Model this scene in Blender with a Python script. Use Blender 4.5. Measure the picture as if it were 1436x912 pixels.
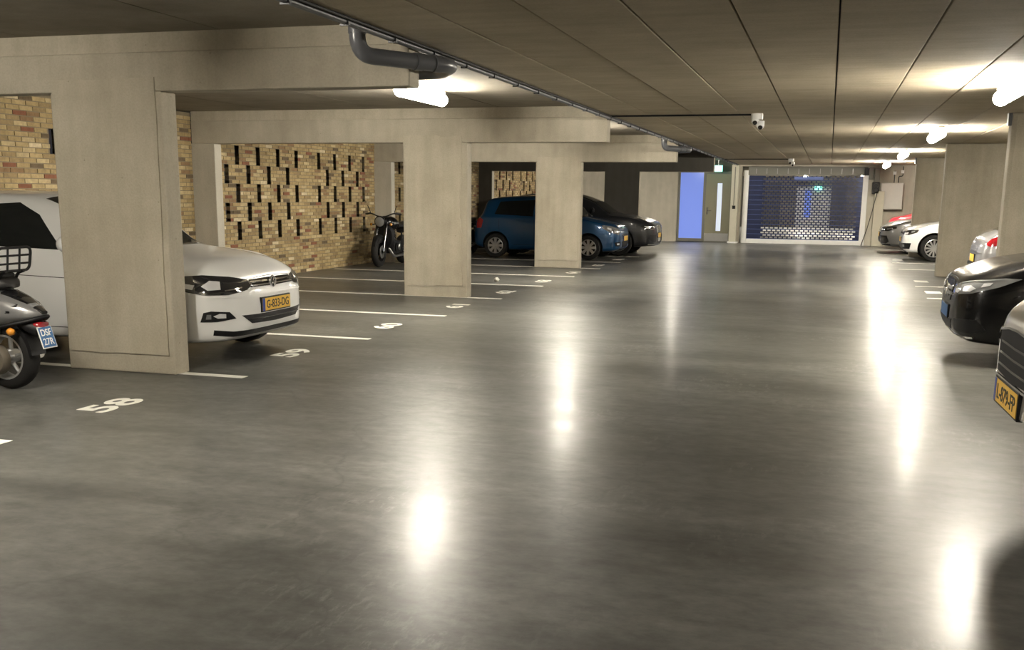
import bpy, bmesh, math, random
from mathutils import Vector, Matrix
from mathutils.bvhtree import BVHTree
from mathutils.geometry import delaunay_2d_cdt

for o in list(bpy.data.objects):
    bpy.data.objects.remove(o, do_unlink=True)
SC = bpy.context.scene
COL = SC.collection
rnd = random.Random(7)
PI = math.pi

# ------------------------------------------------------------ camera
F_PX, PP_Y, YAW, PITCH, ROLL, CAM_H = 1451.75, 566.04, .290161, .198685, .0112237, 1.5
c_, s_ = math.cos, math.sin
fw = Vector((-s_(YAW) * c_(PITCH), c_(YAW) * c_(PITCH), -s_(PITCH)))
rt = Vector((c_(YAW), s_(YAW), 0))
up = rt.cross(fw)
r2 = rt * c_(ROLL) + up * s_(ROLL)
u2 = -rt * s_(ROLL) + up * c_(ROLL)
cam = bpy.data.cameras.new('camera')
cam.sensor_fit = 'HORIZONTAL'
cam.sensor_width = 36
cam.lens = F_PX / 1436 * 36
cam.shift_y = (PP_Y - 456) / 1436
cam.clip_end = 200
camo = bpy.data.objects.new('camera', cam)
COL.objects.link(camo)
camo.matrix_world = Matrix(((r2.x, u2.x, -fw.x, 0), (r2.y, u2.y, -fw.y, 0), (r2.z, u2.z, -fw.z, CAM_H), (0, 0, 0, 1)))
SC.camera = camo

# ------------------------------------------------------------ world and exposure
wd = bpy.data.worlds.new('world')
SC.world = wd
wd.use_nodes = True
wd.node_tree.nodes['Background'].inputs[0].default_value = (.9, .95, 1, 1)
wd.node_tree.nodes['Background'].inputs[1].default_value = .05
SC.view_settings.view_transform = 'Standard'
SC.view_settings.look = 'None'
SC.view_settings.exposure = 0.2
SC.view_settings.gamma = 1
SC.view_settings.use_curve_mapping = False
LAMP = 225.0                      # emission of a ceiling tube
LAMP_COL = (1, .93, .80)


def project(p):
    v = Vector(p) - Vector((0, 0, CAM_H))
    d = v.dot(fw)
    return (718 + F_PX * v.dot(r2) / d, PP_Y - F_PX * v.dot(u2) / d, d)


# ------------------------------------------------------------ materials
def newmat(name):
    m = bpy.data.materials.new(name)
    m.use_nodes = True
    return m, m.node_tree.nodes, m.node_tree.links, m.node_tree.nodes['Principled BSDF']


def simple(name, col, rough=.5, metal=0, coat=0, spec=.5, emit=None, es=0, var=.06):
    m, N, L, b = newmat(name)
    b.inputs['Roughness'].default_value = rough
    b.inputs['Metallic'].default_value = metal
    b.inputs['Coat Weight'].default_value = coat
    b.inputs['Coat Roughness'].default_value = .04
    b.inputs['Specular IOR Level'].default_value = spec
    if emit:
        b.inputs['Base Color'].default_value = (*col, 1)
        b.inputs['Emission Color'].default_value = (*emit, 1)
        b.inputs['Emission Strength'].default_value = es
        return m
    tc = N.new('ShaderNodeTexCoord')
    n = N.new('ShaderNodeTexNoise')
    n.inputs['Scale'].default_value = 9
    n.inputs['Detail'].default_value = 4
    L.new(tc.outputs['Object'], n.inputs['Vector'])
    r = N.new('ShaderNodeValToRGB')
    r.color_ramp.elements[0].color = (*[c * (1 - var) for c in col], 1)
    r.color_ramp.elements[1].color = (*[min(1, c * (1 + var)) for c in col], 1)
    L.new(n.outputs['Fac'], r.inputs['Fac'])
    L.new(r.outputs['Color'], b.inputs['Base Color'])
    return m


def ramp(N, stops):
    r = N.new('ShaderNodeValToRGB')
    e = r.color_ramp.elements
    while len(e) < len(stops):
        e.new(.5)
    for el, (p, c) in zip(e, stops):
        el.position = p
        el.color = (*c, 1) if len(c) == 3 else c
    return r


def noise(N, L, vec, scale, detail=5, rough=.6, stretch=None):
    n = N.new('ShaderNodeTexNoise')
    n.inputs['Scale'].default_value = scale
    n.inputs['Detail'].default_value = detail
    n.inputs['Roughness'].default_value = rough
    if stretch:
        mp = N.new('ShaderNodeMapping')
        mp.inputs['Scale'].default_value = stretch
        L.new(vec, mp.inputs['Vector'])
        vec = mp.outputs['Vector']
    L.new(vec, n.inputs['Vector'])
    return n.outputs['Fac']


def mixc(N, L, fac, a, b, mode='MIX'):
    m = N.new('ShaderNodeMix')
    m.data_type = 'RGBA'
    m.blend_type = mode
    for k, v in (('Factor', fac),):
        if isinstance(v, float):
            m.inputs[0].default_value = v
        else:
            L.new(v, m.inputs[0])
    for idx, v in ((6, a), (7, b)):
        if isinstance(v, tuple):
            m.inputs[idx].default_value = (*v, 1)
        else:
            L.new(v, m.inputs[idx])
    return m.outputs[2]


def concrete(name, dark, light, streak=(4, 4, .5), rough=.8, pits=True, bump=.25):
    m, N, L, b = newmat(name)
    g = N.new('ShaderNodeNewGeometry').outputs['Position']
    n1 = noise(N, L, g, 1.3, 6, .65)
    n2 = noise(N, L, g, 1.6, 4, .5, streak)
    n3 = noise(N, L, g, 60, 3, .7)
    r1 = ramp(N, [(.3, dark), (.7, light)])
    L.new(n1, r1.inputs['Fac'])
    r2_ = ramp(N, [(.3, (.87, .865, .85)), (.7, (1.0, 1.0, 1.0))])
    L.new(n2, r2_.inputs['Fac'])
    c = mixc(N, L, 1.0, r1.outputs['Color'], r2_.outputs['Color'], 'MULTIPLY')
    r3 = ramp(N, [(.25, (.86, .86, .86)), (.6, (1, 1, 1))])
    L.new(n3, r3.inputs['Fac'])
    c = mixc(N, L, 1.0, c, r3.outputs['Color'], 'MULTIPLY')
    if pits:
        v = N.new('ShaderNodeTexVoronoi')
        v.inputs['Scale'].default_value = 7
        L.new(g, v.inputs['Vector'])
        rp = ramp(N, [(.02, (.45, .43, .4)), (.055, (1, 1, 1))])
        L.new(v.outputs['Distance'], rp.inputs['Fac'])
        c = mixc(N, L, .8, c, rp.outputs['Color'], 'MULTIPLY')
    L.new(c, b.inputs['Base Color'])
    b.inputs['Roughness'].default_value = rough
    b.inputs['Specular IOR Level'].default_value = .3
    bp = N.new('ShaderNodeBump')
    bp.inputs['Strength'].default_value = bump
    bp.inputs['Distance'].default_value = .01
    L.new(n3, bp.inputs['Height'])
    L.new(bp.outputs['Normal'], b.inputs['Normal'])
    return m


M = {}
M['concrete'] = concrete('pale_cast_concrete', (.40, .36, .285), (.54, .495, .40))
M['concrete_smooth'] = concrete('smooth_concrete', (.46, .43, .36), (.58, .545, .46), pits=False)
M['concrete_render'] = concrete('rendered_concrete', (.43, .385, .30), (.56, .515, .415), (5, 5, .5))
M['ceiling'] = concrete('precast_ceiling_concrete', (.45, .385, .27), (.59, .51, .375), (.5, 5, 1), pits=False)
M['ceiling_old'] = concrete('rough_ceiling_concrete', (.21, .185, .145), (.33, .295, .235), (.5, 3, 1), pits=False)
M['dark_paint'] = concrete('dark_grey_painted_concrete', (.105, .097, .084), (.135, .125, .108), pits=False)
M['cream'] = simple('cream_paint', (.47, .45, .36), .6)
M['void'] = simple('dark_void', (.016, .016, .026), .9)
M['mortar'] = concrete('mortar', (.19, .155, .10), (.27, .22, .145), pits=False)
BRICK_COLS = [(.42, .315, .155), (.36, .265, .125), (.29, .21, .10), (.48, .375, .205), (.24, .145, .07), (.22, .085, .042), (.60, .50, .32), (.13, .092, .05)]
BRICK_W = [26, 26, 20, 12, 8, 5, 3, 5]


def brickmat(i, c):
    m, N, L, b = newmat('brick_clay_%d' % i)
    g = N.new('ShaderNodeNewGeometry').outputs['Position']
    n = noise(N, L, g, 14, 6, .7)
    r = ramp(N, [(.3, tuple(k * .68 for k in c)), (.7, tuple(min(1, k * 1.15) for k in c))])
    L.new(n, r.inputs['Fac'])
    L.new(r.outputs['Color'], b.inputs['Base Color'])
    b.inputs['Roughness'].default_value = .85
    bp = N.new('ShaderNodeBump')
    bp.inputs['Strength'].default_value = .4
    bp.inputs['Distance'].default_value = .006
    L.new(noise(N, L, g, 70, 3), bp.inputs['Height'])
    L.new(bp.outputs['Normal'], b.inputs['Normal'])
    return m


BRICKS = [brickmat(i, c) for i, c in enumerate(BRICK_COLS)]


def floor_mat():
    m, N, L, b = newmat('polished_grey_floor')
    g = N.new('ShaderNodeNewGeometry').outputs['Position']
    n1 = noise(N, L, g, .5, 4, .5)
    r1 = ramp(N, [(.3, (.085, .085, .08)), (.7, (.155, .154, .146))])
    L.new(n1, r1.inputs['Fac'])
    n2 = noise(N, L, g, 1.5, 8, .62, (.45, 1.3, 1))
    r2_ = ramp(N, [(.3, (.60, .60, .59)), (.7, (1.2, 1.2, 1.19))])
    L.new(n2, r2_.inputs['Fac'])
    c = mixc(N, L, 1.0, r1.outputs['Color'], r2_.outputs['Color'], 'MULTIPLY')
    n5 = noise(N, L, g, 9, 6, .7, (.8, 1.2, 1))
    r5 = ramp(N, [(.3, (.62, .62, .61)), (.7, (1.25, 1.25, 1.24))])
    L.new(n5, r5.inputs['Fac'])
    c = mixc(N, L, 1.0, c, r5.outputs['Color'], 'MULTIPLY')
    # pale scuffs and the faint edges of sealed patches
    n3 = noise(N, L, g, 14, 5, .7, (1.6, .5, 1))
    n4 = noise(N, L, g, .8, 4, .55)
    r3 = ramp(N, [(.52, (0, 0, 0)), (.66, (1, 1, 1))])
    L.new(n3, r3.inputs['Fac'])
    r4 = ramp(N, [(.52, (0, 0, 0)), (.66, (.45, .45, .45))])
    L.new(n4, r4.inputs['Fac'])
    f = mixc(N, L, 1.0, r3.outputs['Color'], r4.outputs['Color'], 'MULTIPLY')
    c = mixc(N, L, f, c, (.27, .266, .25))
    wob = N.new('ShaderNodeVectorMath')
    wob.operation = 'MULTIPLY_ADD'
    nv = N.new('ShaderNodeTexNoise')
    nv.inputs['Scale'].default_value = 1.2
    nv.inputs['Detail'].default_value = 5
    L.new(g, nv.inputs['Vector'])
    L.new(nv.outputs['Color'], wob.inputs[0])
    wob.inputs[1].default_value = (1.6, 1.6, 0)
    L.new(g, wob.inputs[2])
    vo = N.new('ShaderNodeTexVoronoi')
    vo.feature = 'DISTANCE_TO_EDGE'
    vo.inputs['Scale'].default_value = .33
    L.new(wob.outputs[0], vo.inputs['Vector'])
    r6 = ramp(N, [(.0, (.4, .4, .4)), (.006, (0, 0, 0))])
    L.new(vo.outputs['Distance'], r6.inputs['Fac'])
    c = mixc(N, L, r6.outputs['Color'], c, (.05, .05, .047))
    L.new(c, b.inputs['Base Color'])
    rr = ramp(N, [(.3, (.32, .32, .32)), (.7, (.42, .42, .42))])
    L.new(n1, rr.inputs['Fac'])
    L.new(rr.outputs['Color'], b.inputs['Roughness'])
    b.inputs['Specular IOR Level'].default_value = .17
    b.inputs['Coat Weight'].default_value = .13
    rc = ramp(N, [(.3, (.15, .15, .15)), (.7, (.24, .24, .24))])
    L.new(n2, rc.inputs['Fac'])
    L.new(rc.outputs['Color'], b.inputs['Coat Roughness'])
    bp = N.new('ShaderNodeBump')
    bp.inputs['Strength'].default_value = .15
    bp.inputs['Distance'].default_value = .003
    L.new(noise(N, L, g, 16, 5, .6), bp.inputs['Height'])
    L.new(bp.outputs['Normal'], b.inputs['Normal'])
    L.new(bp.outputs['Normal'], b.inputs['Coat Normal'])
    return m


M['floor'] = floor_mat()
M['line'] = simple('worn_white_road_paint', (.78, .77, .70), .5, var=.15)
M['white'] = simple('white_paint', (.80, .80, .78), .4)
M['paint_white'] = simple('white_car_paint', (.82, .82, .81), .3, coat=1, var=.01)
M['paint_black'] = simple('black_car_paint', (.004, .004, .0045), .25, coat=.35, spec=.25, var=.02)
M['paint_silver'] = simple('silver_car_paint', (.42, .42, .43), .3, .6, coat=1, var=.02)
M['paint_grey'] = simple('grey_car_paint', (.26, .26, .265), .3, .5, coat=1, var=.02)
M['paint_beige'] = simple('warm_grey_car_paint', (.40, .38, .34), .3, .5, coat=1, var=.02)
M['paint_anthracite'] = simple('anthracite_car_paint', (.028, .029, .032), .28, .2, coat=.5, spec=.3, var=.02)
M['paint_blue'] = simple('blue_car_paint', (.006, .062, .165), .3, .3, coat=1, var=.02)
M['paint_red'] = simple('red_car_paint', (.40, .02, .035), .3, .1, coat=1, var=.02)
M['glass'] = simple('tinted_car_glass', (.012, .014, .014), .04, 0, 0, .6, var=.01)
M['lens'] = simple('headlamp_cover', (.02, .02, .022), .05, 0, 1, .7, var=.01)
M['reflector'] = simple('headlamp_reflector', (.88, .88, .90), .2, .35, 0, var=.02)
M['lens_clear'] = simple('clear_headlamp', (.22, .225, .23), .12, .2, 1, var=.1)
M['chrome'] = simple('chrome', (.80, .80, .81), .1, 1, var=.02)
M['steel'] = simple('brushed_steel', (.50, .50, .49), .35, 1, var=.04)
M['alloy'] = simple('silver_alloy', (.58, .58, .58), .3, .8, var=.03)
M['black'] = simple('black_plastic', (.007, .007, .008), .5, spec=.3)
M['black_gloss'] = simple('gloss_black', (.008, .008, .009), .12, 0, .5, var=.02)
M['rubber'] = simple('tyre_rubber', (.012, .0115, .011), .75, spec=.3, var=.2)
M['arch'] = simple('wheel_arch_lining', (.008, .008, .008), .9)
M['red_lens'] = simple('red_lens', (.33, .012, .018), .12, 0, 1, var=.05)
M['amber'] = simple('amber_lens', (.65, .26, .03), .2, 0, .6, var=.05)
M['plate_yellow'] = simple('yellow_plate', (.82, .50, .06), .4, var=.02)
M['plate_blue'] = simple('blue_plate', (.02, .105, .28), .4, var=.03)
M['plate_band'] = simple('blue_plate_band', (.02, .05, .30), .4)
M['ink'] = simple('plate_ink', (.01, .01, .01), .5)
M['pvc'] = simple('grey_pvc', (.105, .108, .118), .3, var=.04)
M['conduit'] = simple('dark_grey_conduit', (.07, .072, .078), .4)
M['engine'] = simple('dirty_engine_metal', (.16, .14, .11), .6, .5, var=.35)
M['leather'] = simple('black_seat_cover', (.015, .014, .014), .5)
M['shutter'] = simple('navy_shutter_slat', (.018, .026, .075), .35, .3)
M['door'] = simple('olive_grey_door', (.225, .215, .145), .5)
M['frame'] = simple('grey_frame', (.15, .148, .125), .5)
M['cabinet'] = simple('light_grey_cabinet', (.55, .54, .50), .45)
M['lamp_housing'] = simple('lamp_housing', (.70, .70, .68), .5)
M['diffuser'] = simple('lit_tube', (1, 1, 1), .5, emit=LAMP_COL, es=LAMP)
M['lamp_end'] = simple('dim_lamp_end', (.9, .9, .88), .5, emit=LAMP_COL, es=LAMP * .10)
M['blue_glass'] = simple('backlit_blue_glass', (.12, .18, .5), .15, emit=(.17, .245, .68), es=.66)
M['strip_glass'] = simple('lit_door_pane', (.5, .55, .6), .15, emit=(.62, .68, .80), es=.7)
M['exit_green'] = simple('lit_green_sign', (.1, .6, .4), .3, emit=(.25, .95, .72), es=3.0)
M['exit_white'] = simple('lit_white_sign', (.8, .9, .85), .3, emit=(.75, 1, .92), es=3.5)
M['paper'] = simple('crumpled_paper', (.75, .73, .66), .7)
M['blue_sheen'] = simple('painted_blue_sheen', (.12, .17, .42), .4)  # pale blue used for reflected light painted on the shutter


# ------------------------------------------------------------ helpers
def link(name, me, parent=None):
    o = bpy.data.objects.new(name, me)
    COL.objects.link(o)
    if parent:
        o.parent = parent
    return o


def tag(o, label=None, cat=None, group=None, kind=None):
    for k, v in (('label', label), ('category', cat), ('group', group), ('kind', kind)):
        if v:
            o[k] = v
    return o


def empty(name, loc=(0, 0, 0), rz=0, label=None, cat=None, group=None, kind=None):
    o = link(name, None)
    o.location = loc
    o.rotation_euler = (0, 0, rz)
    return tag(o, label, cat, group, kind)


class MB:
    def __init__(s):
        s.v = []
        s.f = []
        s.mi = []

    def add(s, v, f, mi=0):
        b = len(s.v)
        s.v += [tuple(p) for p in v]
        s.f += [tuple(b + i for i in q) for q in f]
        s.mi += [mi] * len(f)
        return s

    def box(s, x0, x1, y0, y1, z0, z1, mi=0, rot=None, piv=None):
        v = [(x, y, z) for z in (z0, z1) for y in (y0, y1) for x in (x0, x1)]
        if rot:
            p = Vector(piv or ((x0 + x1) / 2, (y0 + y1) / 2, (z0 + z1) / 2))
            v = [tuple(rot @ (Vector(q) - p) + p) for q in v]
        return s.add(v, [(0, 2, 3, 1), (4, 5, 7, 6), (0, 1, 5, 4), (2, 6, 7, 3), (0, 4, 6, 2), (1, 3, 7, 5)], mi)

    def tube(s, pts, r, n=10, cap=True, mi=0, closed=False):
        pts = [Vector(p) for p in pts]
        rs = r if isinstance(r, (list, tuple)) else [r] * len(pts)
        v, f = [], []
        m = len(pts)
        prev = None
        for i, p in enumerate(pts):
            a = pts[(i - 1) % m] if (i > 0 or closed) else p
            b = pts[(i + 1) % m] if (i < m - 1 or closed) else p
            t = (b - a).normalized()
            if prev is None:
                ref = Vector((0, 0, 1)) if abs(t.z) < .9 else Vector((1, 0, 0))
                n1 = t.cross(ref).normalized()
            else:
                n1 = (prev - t * prev.dot(t)).normalized()
            prev = n1
            n2 = t.cross(n1)
            for k in range(n):
                an = 2 * PI * k / n
                v.append(p + (n1 * c_(an) + n2 * s_(an)) * rs[i])
        for i in range(m if closed else m - 1):
            j = (i + 1) % m
            for k in range(n):
                f.append((i * n + k, j * n + k, j * n + (k + 1) % n, i * n + (k + 1) % n))
        if cap and not closed:
            f.append(tuple(range(n)))
            f.append(tuple((m - 1) * n + k for k in reversed(range(n))))
        return s.add(v, f, mi)

    def lathe(s, prof, center, axis=(0, 1, 0), n=24, mi=0):
        """prof: (radius, height along axis)"""
        ax = Vector(axis).normalized()
        ref = Vector((0, 0, 1)) if abs(ax.z) < .9 else Vector((1, 0, 0))
        e1 = ax.cross(ref).normalized()
        e2 = ax.cross(e1)
        c = Vector(center)
        v, f = [], []
        for (r, h) in prof:
            for k in range(n):
                a = 2 * PI * k / n
                v.append(c + ax * h + (e1 * c_(a) + e2 * s_(a)) * max(r, 1e-4))
        for i in range(len(prof) - 1):
            for k in range(n):
                f.append((i * n + k, i * n + (k + 1) % n, (i + 1) * n + (k + 1) % n, (i + 1) * n + k))
        return s.add(v, f, mi)

    def prism(s, poly, fn, d0, d1, mi=0):
        """poly (u,v) extruded; fn(u,v,d)->xyz"""
        n = len(poly)
        v = [fn(u, w, d0) for u, w in poly] + [fn(u, w, d1) for u, w in poly]
        f = [tuple(range(n)), tuple(reversed(range(n, 2 * n)))]
        f += [(i, i + n, (i + 1) % n + n, (i + 1) % n) for i in range(n)]
        return s.add(v, f, mi)

    def loft(s, rings, cap=True, mi=0):
        n = len(rings[0])
        v = [p for r in rings for p in r]
        f = []
        for i in range(len(rings) - 1):
            for k in range(n):
                f.append((i * n + k, i * n + (k + 1) % n, (i + 1) * n + (k + 1) % n, (i + 1) * n + k))
        if cap:
            f.append(tuple(reversed(range(n))))
            f.append(tuple((len(rings) - 1) * n + k for k in range(n)))
        return s.add(v, f, mi)

    def mesh(s, name, mats, smooth=None):
        me = bpy.data.meshes.new(name)
        me.from_pydata(s.v, [], s.f)
        mats = mats if isinstance(mats, (list, tuple)) else [mats]
        for m in mats:
            me.materials.append(m)
        if len(mats) > 1:
            me.polygons.foreach_set('material_index', s.mi)
        bm = bmesh.new()
        bm.from_mesh(me)
        bmesh.ops.recalc_face_normals(bm, faces=bm.faces)
        bm.to_mesh(me)
        bm.free()
        if smooth is not None:
            me.polygons.foreach_set('use_smooth', [True] * len(me.polygons))
            me.set_sharp_from_angle(angle=math.radians(smooth))
        me.update()
        return me

    def build(s, name, mats, parent=None, smooth=None, bevel=0):
        o = link(name, s.mesh(name, mats, smooth), parent)
        if bevel:
            b = o.modifiers.new('bevel', 'BEVEL')
            b.width = bevel
            b.segments = 2
            b.limit_method = 'ANGLE'
        return o


def arc(p0, p1, p2, r, n=6):
    """rounded corner at p1 between p0 and p2"""
    p0, p1, p2 = Vector(p0), Vector(p1), Vector(p2)
    a, b = (p0 - p1).normalized(), (p2 - p1).normalized()
    out = []
    for i in range(n + 1):
        t = i / n
        q0, q1 = p1 + a * r * (1 - t), p1 + b * r * t
        out.append(q0.lerp(q1, t))
    return out


def rounded(pts, r, n=6, closed=False):
    out = []
    m = len(pts)
    for i in range(m):
        if not closed and i in (0, m - 1):
            out.append(Vector(pts[i]))
        else:
            out += arc(pts[i - 1], pts[i], pts[(i + 1) % m], r, n)
    return out


def text_mesh(txt, width, height, mat, bold=0, thick=.002):
    cu = bpy.data.curves.new('lettering', 'FONT')
    cu.body = txt
    cu.offset = bold
    cu.extrude = .01
    cu.resolution_u = 4
    o = bpy.data.objects.new('lettering', cu)
    COL.objects.link(o)
    bpy.context.view_layer.update()
    me = bpy.data.meshes.new_from_object(o.evaluated_get(bpy.context.evaluated_depsgraph_get()))
    bpy.data.objects.remove(o, do_unlink=True)
    xs = [v.co.x for v in me.vertices]
    ys = [v.co.y for v in me.vertices]
    x0, x1, y0, y1 = min(xs), max(xs), min(ys), max(ys)
    for v in me.vertices:
        v.co = ((v.co.x - (x0 + x1) / 2) / (x1 - x0) * width, (v.co.y - (y0 + y1) / 2) / (y1 - y0) * height, v.co.z / .02 * thick)
    me.materials.clear()
    me.materials.append(mat)
    return me


def axes(X, Y, loc):
    X, Y = Vector(X), Vector(Y)
    Z = X.cross(Y)
    return Matrix(((X.x, Y.x, Z.x, loc[0]), (X.y, Y.y, Z.y, loc[1]), (X.z, Y.z, Z.z, loc[2]), (0, 0, 0, 1)))


def copy_tree(o, parent=None):
    c = o.copy()
    COL.objects.link(c)
    c.parent = parent
    for ch in o.children:
        copy_tree(ch, c)
    return c


def pchip(keys):
    xs = [k[0] for k in keys]
    ys = [k[1] for k in keys]
    n = len(xs)
    d = [(ys[i + 1] - ys[i]) / (xs[i + 1] - xs[i]) for i in range(n - 1)]
    m = [d[0]] + [0 if d[i - 1] * d[i] <= 0 else 2 * d[i - 1] * d[i] / (d[i - 1] + d[i]) for i in range(1, n - 1)] + [d[-1]]

    def f(x):
        if x <= xs[0]:
            return ys[0]
        if x >= xs[-1]:
            return ys[-1]
        i = 0
        while x > xs[i + 1]:
            i += 1
        h = xs[i + 1] - xs[i]
        t = (x - xs[i]) / h
        return (ys[i] * (1 + 2 * t) * (1 - t) ** 2 + h * m[i] * t * (1 - t) ** 2 + ys[i + 1] * t * t * (3 - 2 * t) + h * m[i + 1] * t * t * (t - 1))
    return f

# ============================================================ STRUCTURE
Z_SLAB, Z_LEFT = 2.58, 2.72
X_WALL, X_SLAB, X_RIGHT = -9.60, -3.12, 7.4
Y_BACK, Y_END = -6.0, 36.2
FR_Y = [7.33, 14.50, 21.40, 28.60]          # front faces of the concrete frames
FR_ZB = [2.275, 2.235, 2.185, 2.16]
FT = .20

floor_o = MB().box(-10, X_RIGHT, Y_BACK, 60, -.15, 0).build('floor', M['floor'])
tag(floor_o, 'polished grey concrete garage floor with lamp reflections', 'floor', kind='structure')


def floor_line(x0, x1, y, w=.10):
    return MB().box(x0, x1, y - w / 2, y + w / 2, .0005, .0025).build('parking_line', M['line'], floor_o)


STALL = [4.95, 7.43, 9.90, 12.18, 14.54, 16.90, 19.15, 21.5, 23.75, 26.2]
for i, y in enumerate(STALL):
    floor_line(-9.5, -4.52 if i else -4.66, y)
for y in (14.9, 17.25, 19.6, 24.3, 26.7, 30.6):
    floor_line(1.55, 7.2, y)
NUMS = ['58', '59', '60', '61', '62', '63', '64', '65', '66']
NY = [6.11, 8.76, 11.0, 13.35, 15.62, 17.9, 20.2, 22.6, 24.9]
for t, y in zip(NUMS, NY):
    o = link('stall_number', text_mesh(t, .50, .25, M['line'], .022), floor_o)
    o.matrix_world = axes((0, 1, 0), (-1, 0, 0), (-4.80, y, .002))
    o['label'] = 'painted white stall number ' + t
for y in (18.4, 20.8, 28.0):
    # short painted blocks of the stall numbers across the aisle, too oblique to read
    for k in (-.12, .12):
        MB().box(1.62, 1.86, y + k - .08, y + k + .08, .0005, .0025).build('stall_mark', M['line'], floor_o)

# aisle ceiling: long precast strips with open joints
ceil = empty('ceiling', label='low precast concrete ceiling of long strips over the aisle', cat='ceiling', kind='structure')
edges = [X_SLAB, -2.978]
while edges[-1] < X_RIGHT:
    edges.append(edges[-1] + .5925)
for a, b in zip(edges[:-1], edges[1:]):
    dz = rnd.uniform(-.002, .002)
    MB().box(a + .005, b - .005, Y_BACK, Y_END + .1, Z_SLAB + dz, Z_SLAB + .16).build('ceiling_panel', M['ceiling'], ceil, bevel=.006)
MB().box(X_SLAB + .01, X_RIGHT, Y_BACK, Y_END + .2, Z_SLAB + .025, Z_SLAB + .30).build('ceiling_core', M['void'], ceil)
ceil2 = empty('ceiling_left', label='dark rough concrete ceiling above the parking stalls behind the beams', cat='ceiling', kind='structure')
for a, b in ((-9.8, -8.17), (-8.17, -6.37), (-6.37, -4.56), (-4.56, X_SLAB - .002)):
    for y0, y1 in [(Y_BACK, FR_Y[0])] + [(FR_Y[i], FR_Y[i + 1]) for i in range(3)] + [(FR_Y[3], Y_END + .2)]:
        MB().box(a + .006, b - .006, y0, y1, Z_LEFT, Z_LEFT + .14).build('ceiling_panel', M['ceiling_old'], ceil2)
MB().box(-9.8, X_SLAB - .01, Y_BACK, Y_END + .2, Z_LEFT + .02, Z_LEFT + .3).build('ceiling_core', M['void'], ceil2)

# walls outside the picture and the plain ones
tag(MB().box(X_RIGHT, X_RIGHT + .2, Y_BACK, 50, 0, 2.8).build('wall_right', M['concrete_smooth']), 'plain concrete wall behind the right row of cars', 'wall', kind='structure')
tag(MB().box(-10, X_RIGHT + .2, Y_BACK - .2, Y_BACK, 0, 3.0).build('wall_back', M['concrete_smooth']), 'plain concrete wall at the back of the garage', 'wall', kind='structure')
tag(MB().box(-9.9, -9.6, Y_BACK, FR_Y[0], 0, 3.0).build('wall_left_plain', M['mortar']), 'plain wall section beside the first stalls', 'wall', kind='structure')

# ---- perforated brick walls between the frames
PB, PC = .2300, .063
SLOT_A = [15.81, 16.49, 17.18, 17.87, 18.78, 19.47, 20.16, 20.83]
SLOT_B = [15.47, 16.16, 16.85, 17.53, 19.14, 19.84, 20.53]
BOX = {}


def brick_mesh(i, ln):
    ln = round(ln, 3)
    if (i, ln) not in BOX:
        BOX[(i, ln)] = MB().box(-.10, 0, -ln / 2, ln / 2, -.0255, .0255).mesh('brick', BRICKS[i])
    return BOX[(i, ln)]


def brick_wall(name, label, y0, y1, shift, ztop, windows):
    root = empty(name, (0, 0, 0), label=label, cat='wall', kind='structure')
    rr = random.Random(int(y0 * 100))
    nz = int(ztop / PC)
    pieces = []
    mort = MB()
    slots = {}
    for row in range(5):
        cs = list(SLOT_A if row % 2 == 0 else SLOT_B)
        if shift < 0:
            cs = [18.78] if row == 0 else []
        top = 36 - 5 * row             # courses counted from the floor
        for k in range(top - 5, top):
            slots[k] = [(c + shift - .066, c + shift + .066) for c in cs if y0 + .1 < c + shift < y1 - .1]
    for k in range(nz):
        z = k * PC + PC / 2
        cuts = slots.get(k, [])
        y = y0 + .006 - (k % 2) * PB / 2
        while y < y1:
            a, b = max(y, y0 + .004), min(y + PB - .012, y1 - .004)
            segs = [(a, b)]
            for (c0, c1) in cuts:
                ns = []
                for (p, q) in segs:
                    if c1 <= p or c0 >= q:
                        ns.append((p, q))
                    else:
                        if c0 - p > .025:
                            ns.append((p, c0))
                        if q - c1 > .025:
                            ns.append((c1, q))
                segs = ns
            for (p, q) in segs:
                if q - p > .02:
                    pieces.append(((p + q) / 2, q - p, z, rr.choices(range(8), BRICK_W)[0], rr.uniform(-.004, .003)))
            y += PB
        a = y0
        for (c0, c1) in cuts + [(y1, y1)]:
            if c0 > a:
                mort.box(X_WALL - .074, X_WALL - .007, a, c0, z - PC / 2, z + PC / 2)
            a = c1
    if nz * PC < ztop:
        mort.box(X_WALL - .074, X_WALL - .007, y0, y1, nz * PC, ztop)
    mort.build('mortar', M['mortar'], root)
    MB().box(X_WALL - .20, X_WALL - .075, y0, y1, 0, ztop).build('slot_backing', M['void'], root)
    sized = []
    for i, (yc, ln, z, ci, dx) in enumerate(pieces):
        px, py, d = project((X_WALL, yc, z))
        vis = any(w[0] <= px <= w[2] and w[1] <= py <= w[3] for w in windows)
        sized.append((vis, ln * abs(project((X_WALL, yc + .05, z))[0] - px), i))
    sized.sort(reverse=True)
    single = {i for v, s, i in sized[:300] if v}
    rest = MB()
    for i, (yc, ln, z, ci, dx) in enumerate(pieces):
        if i in single:
            o = link('brick', brick_mesh(ci, ln), root)
            o.location = (X_WALL + dx, yc, z)
        else:
            rest.box(X_WALL - .10 + dx, X_WALL + dx, yc - ln / 2, yc + ln / 2, z - .0255, z + .0255, ci)
    o = rest.build('bricks', BRICKS, root)
    o['kind'] = 'stuff'
    return root


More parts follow.
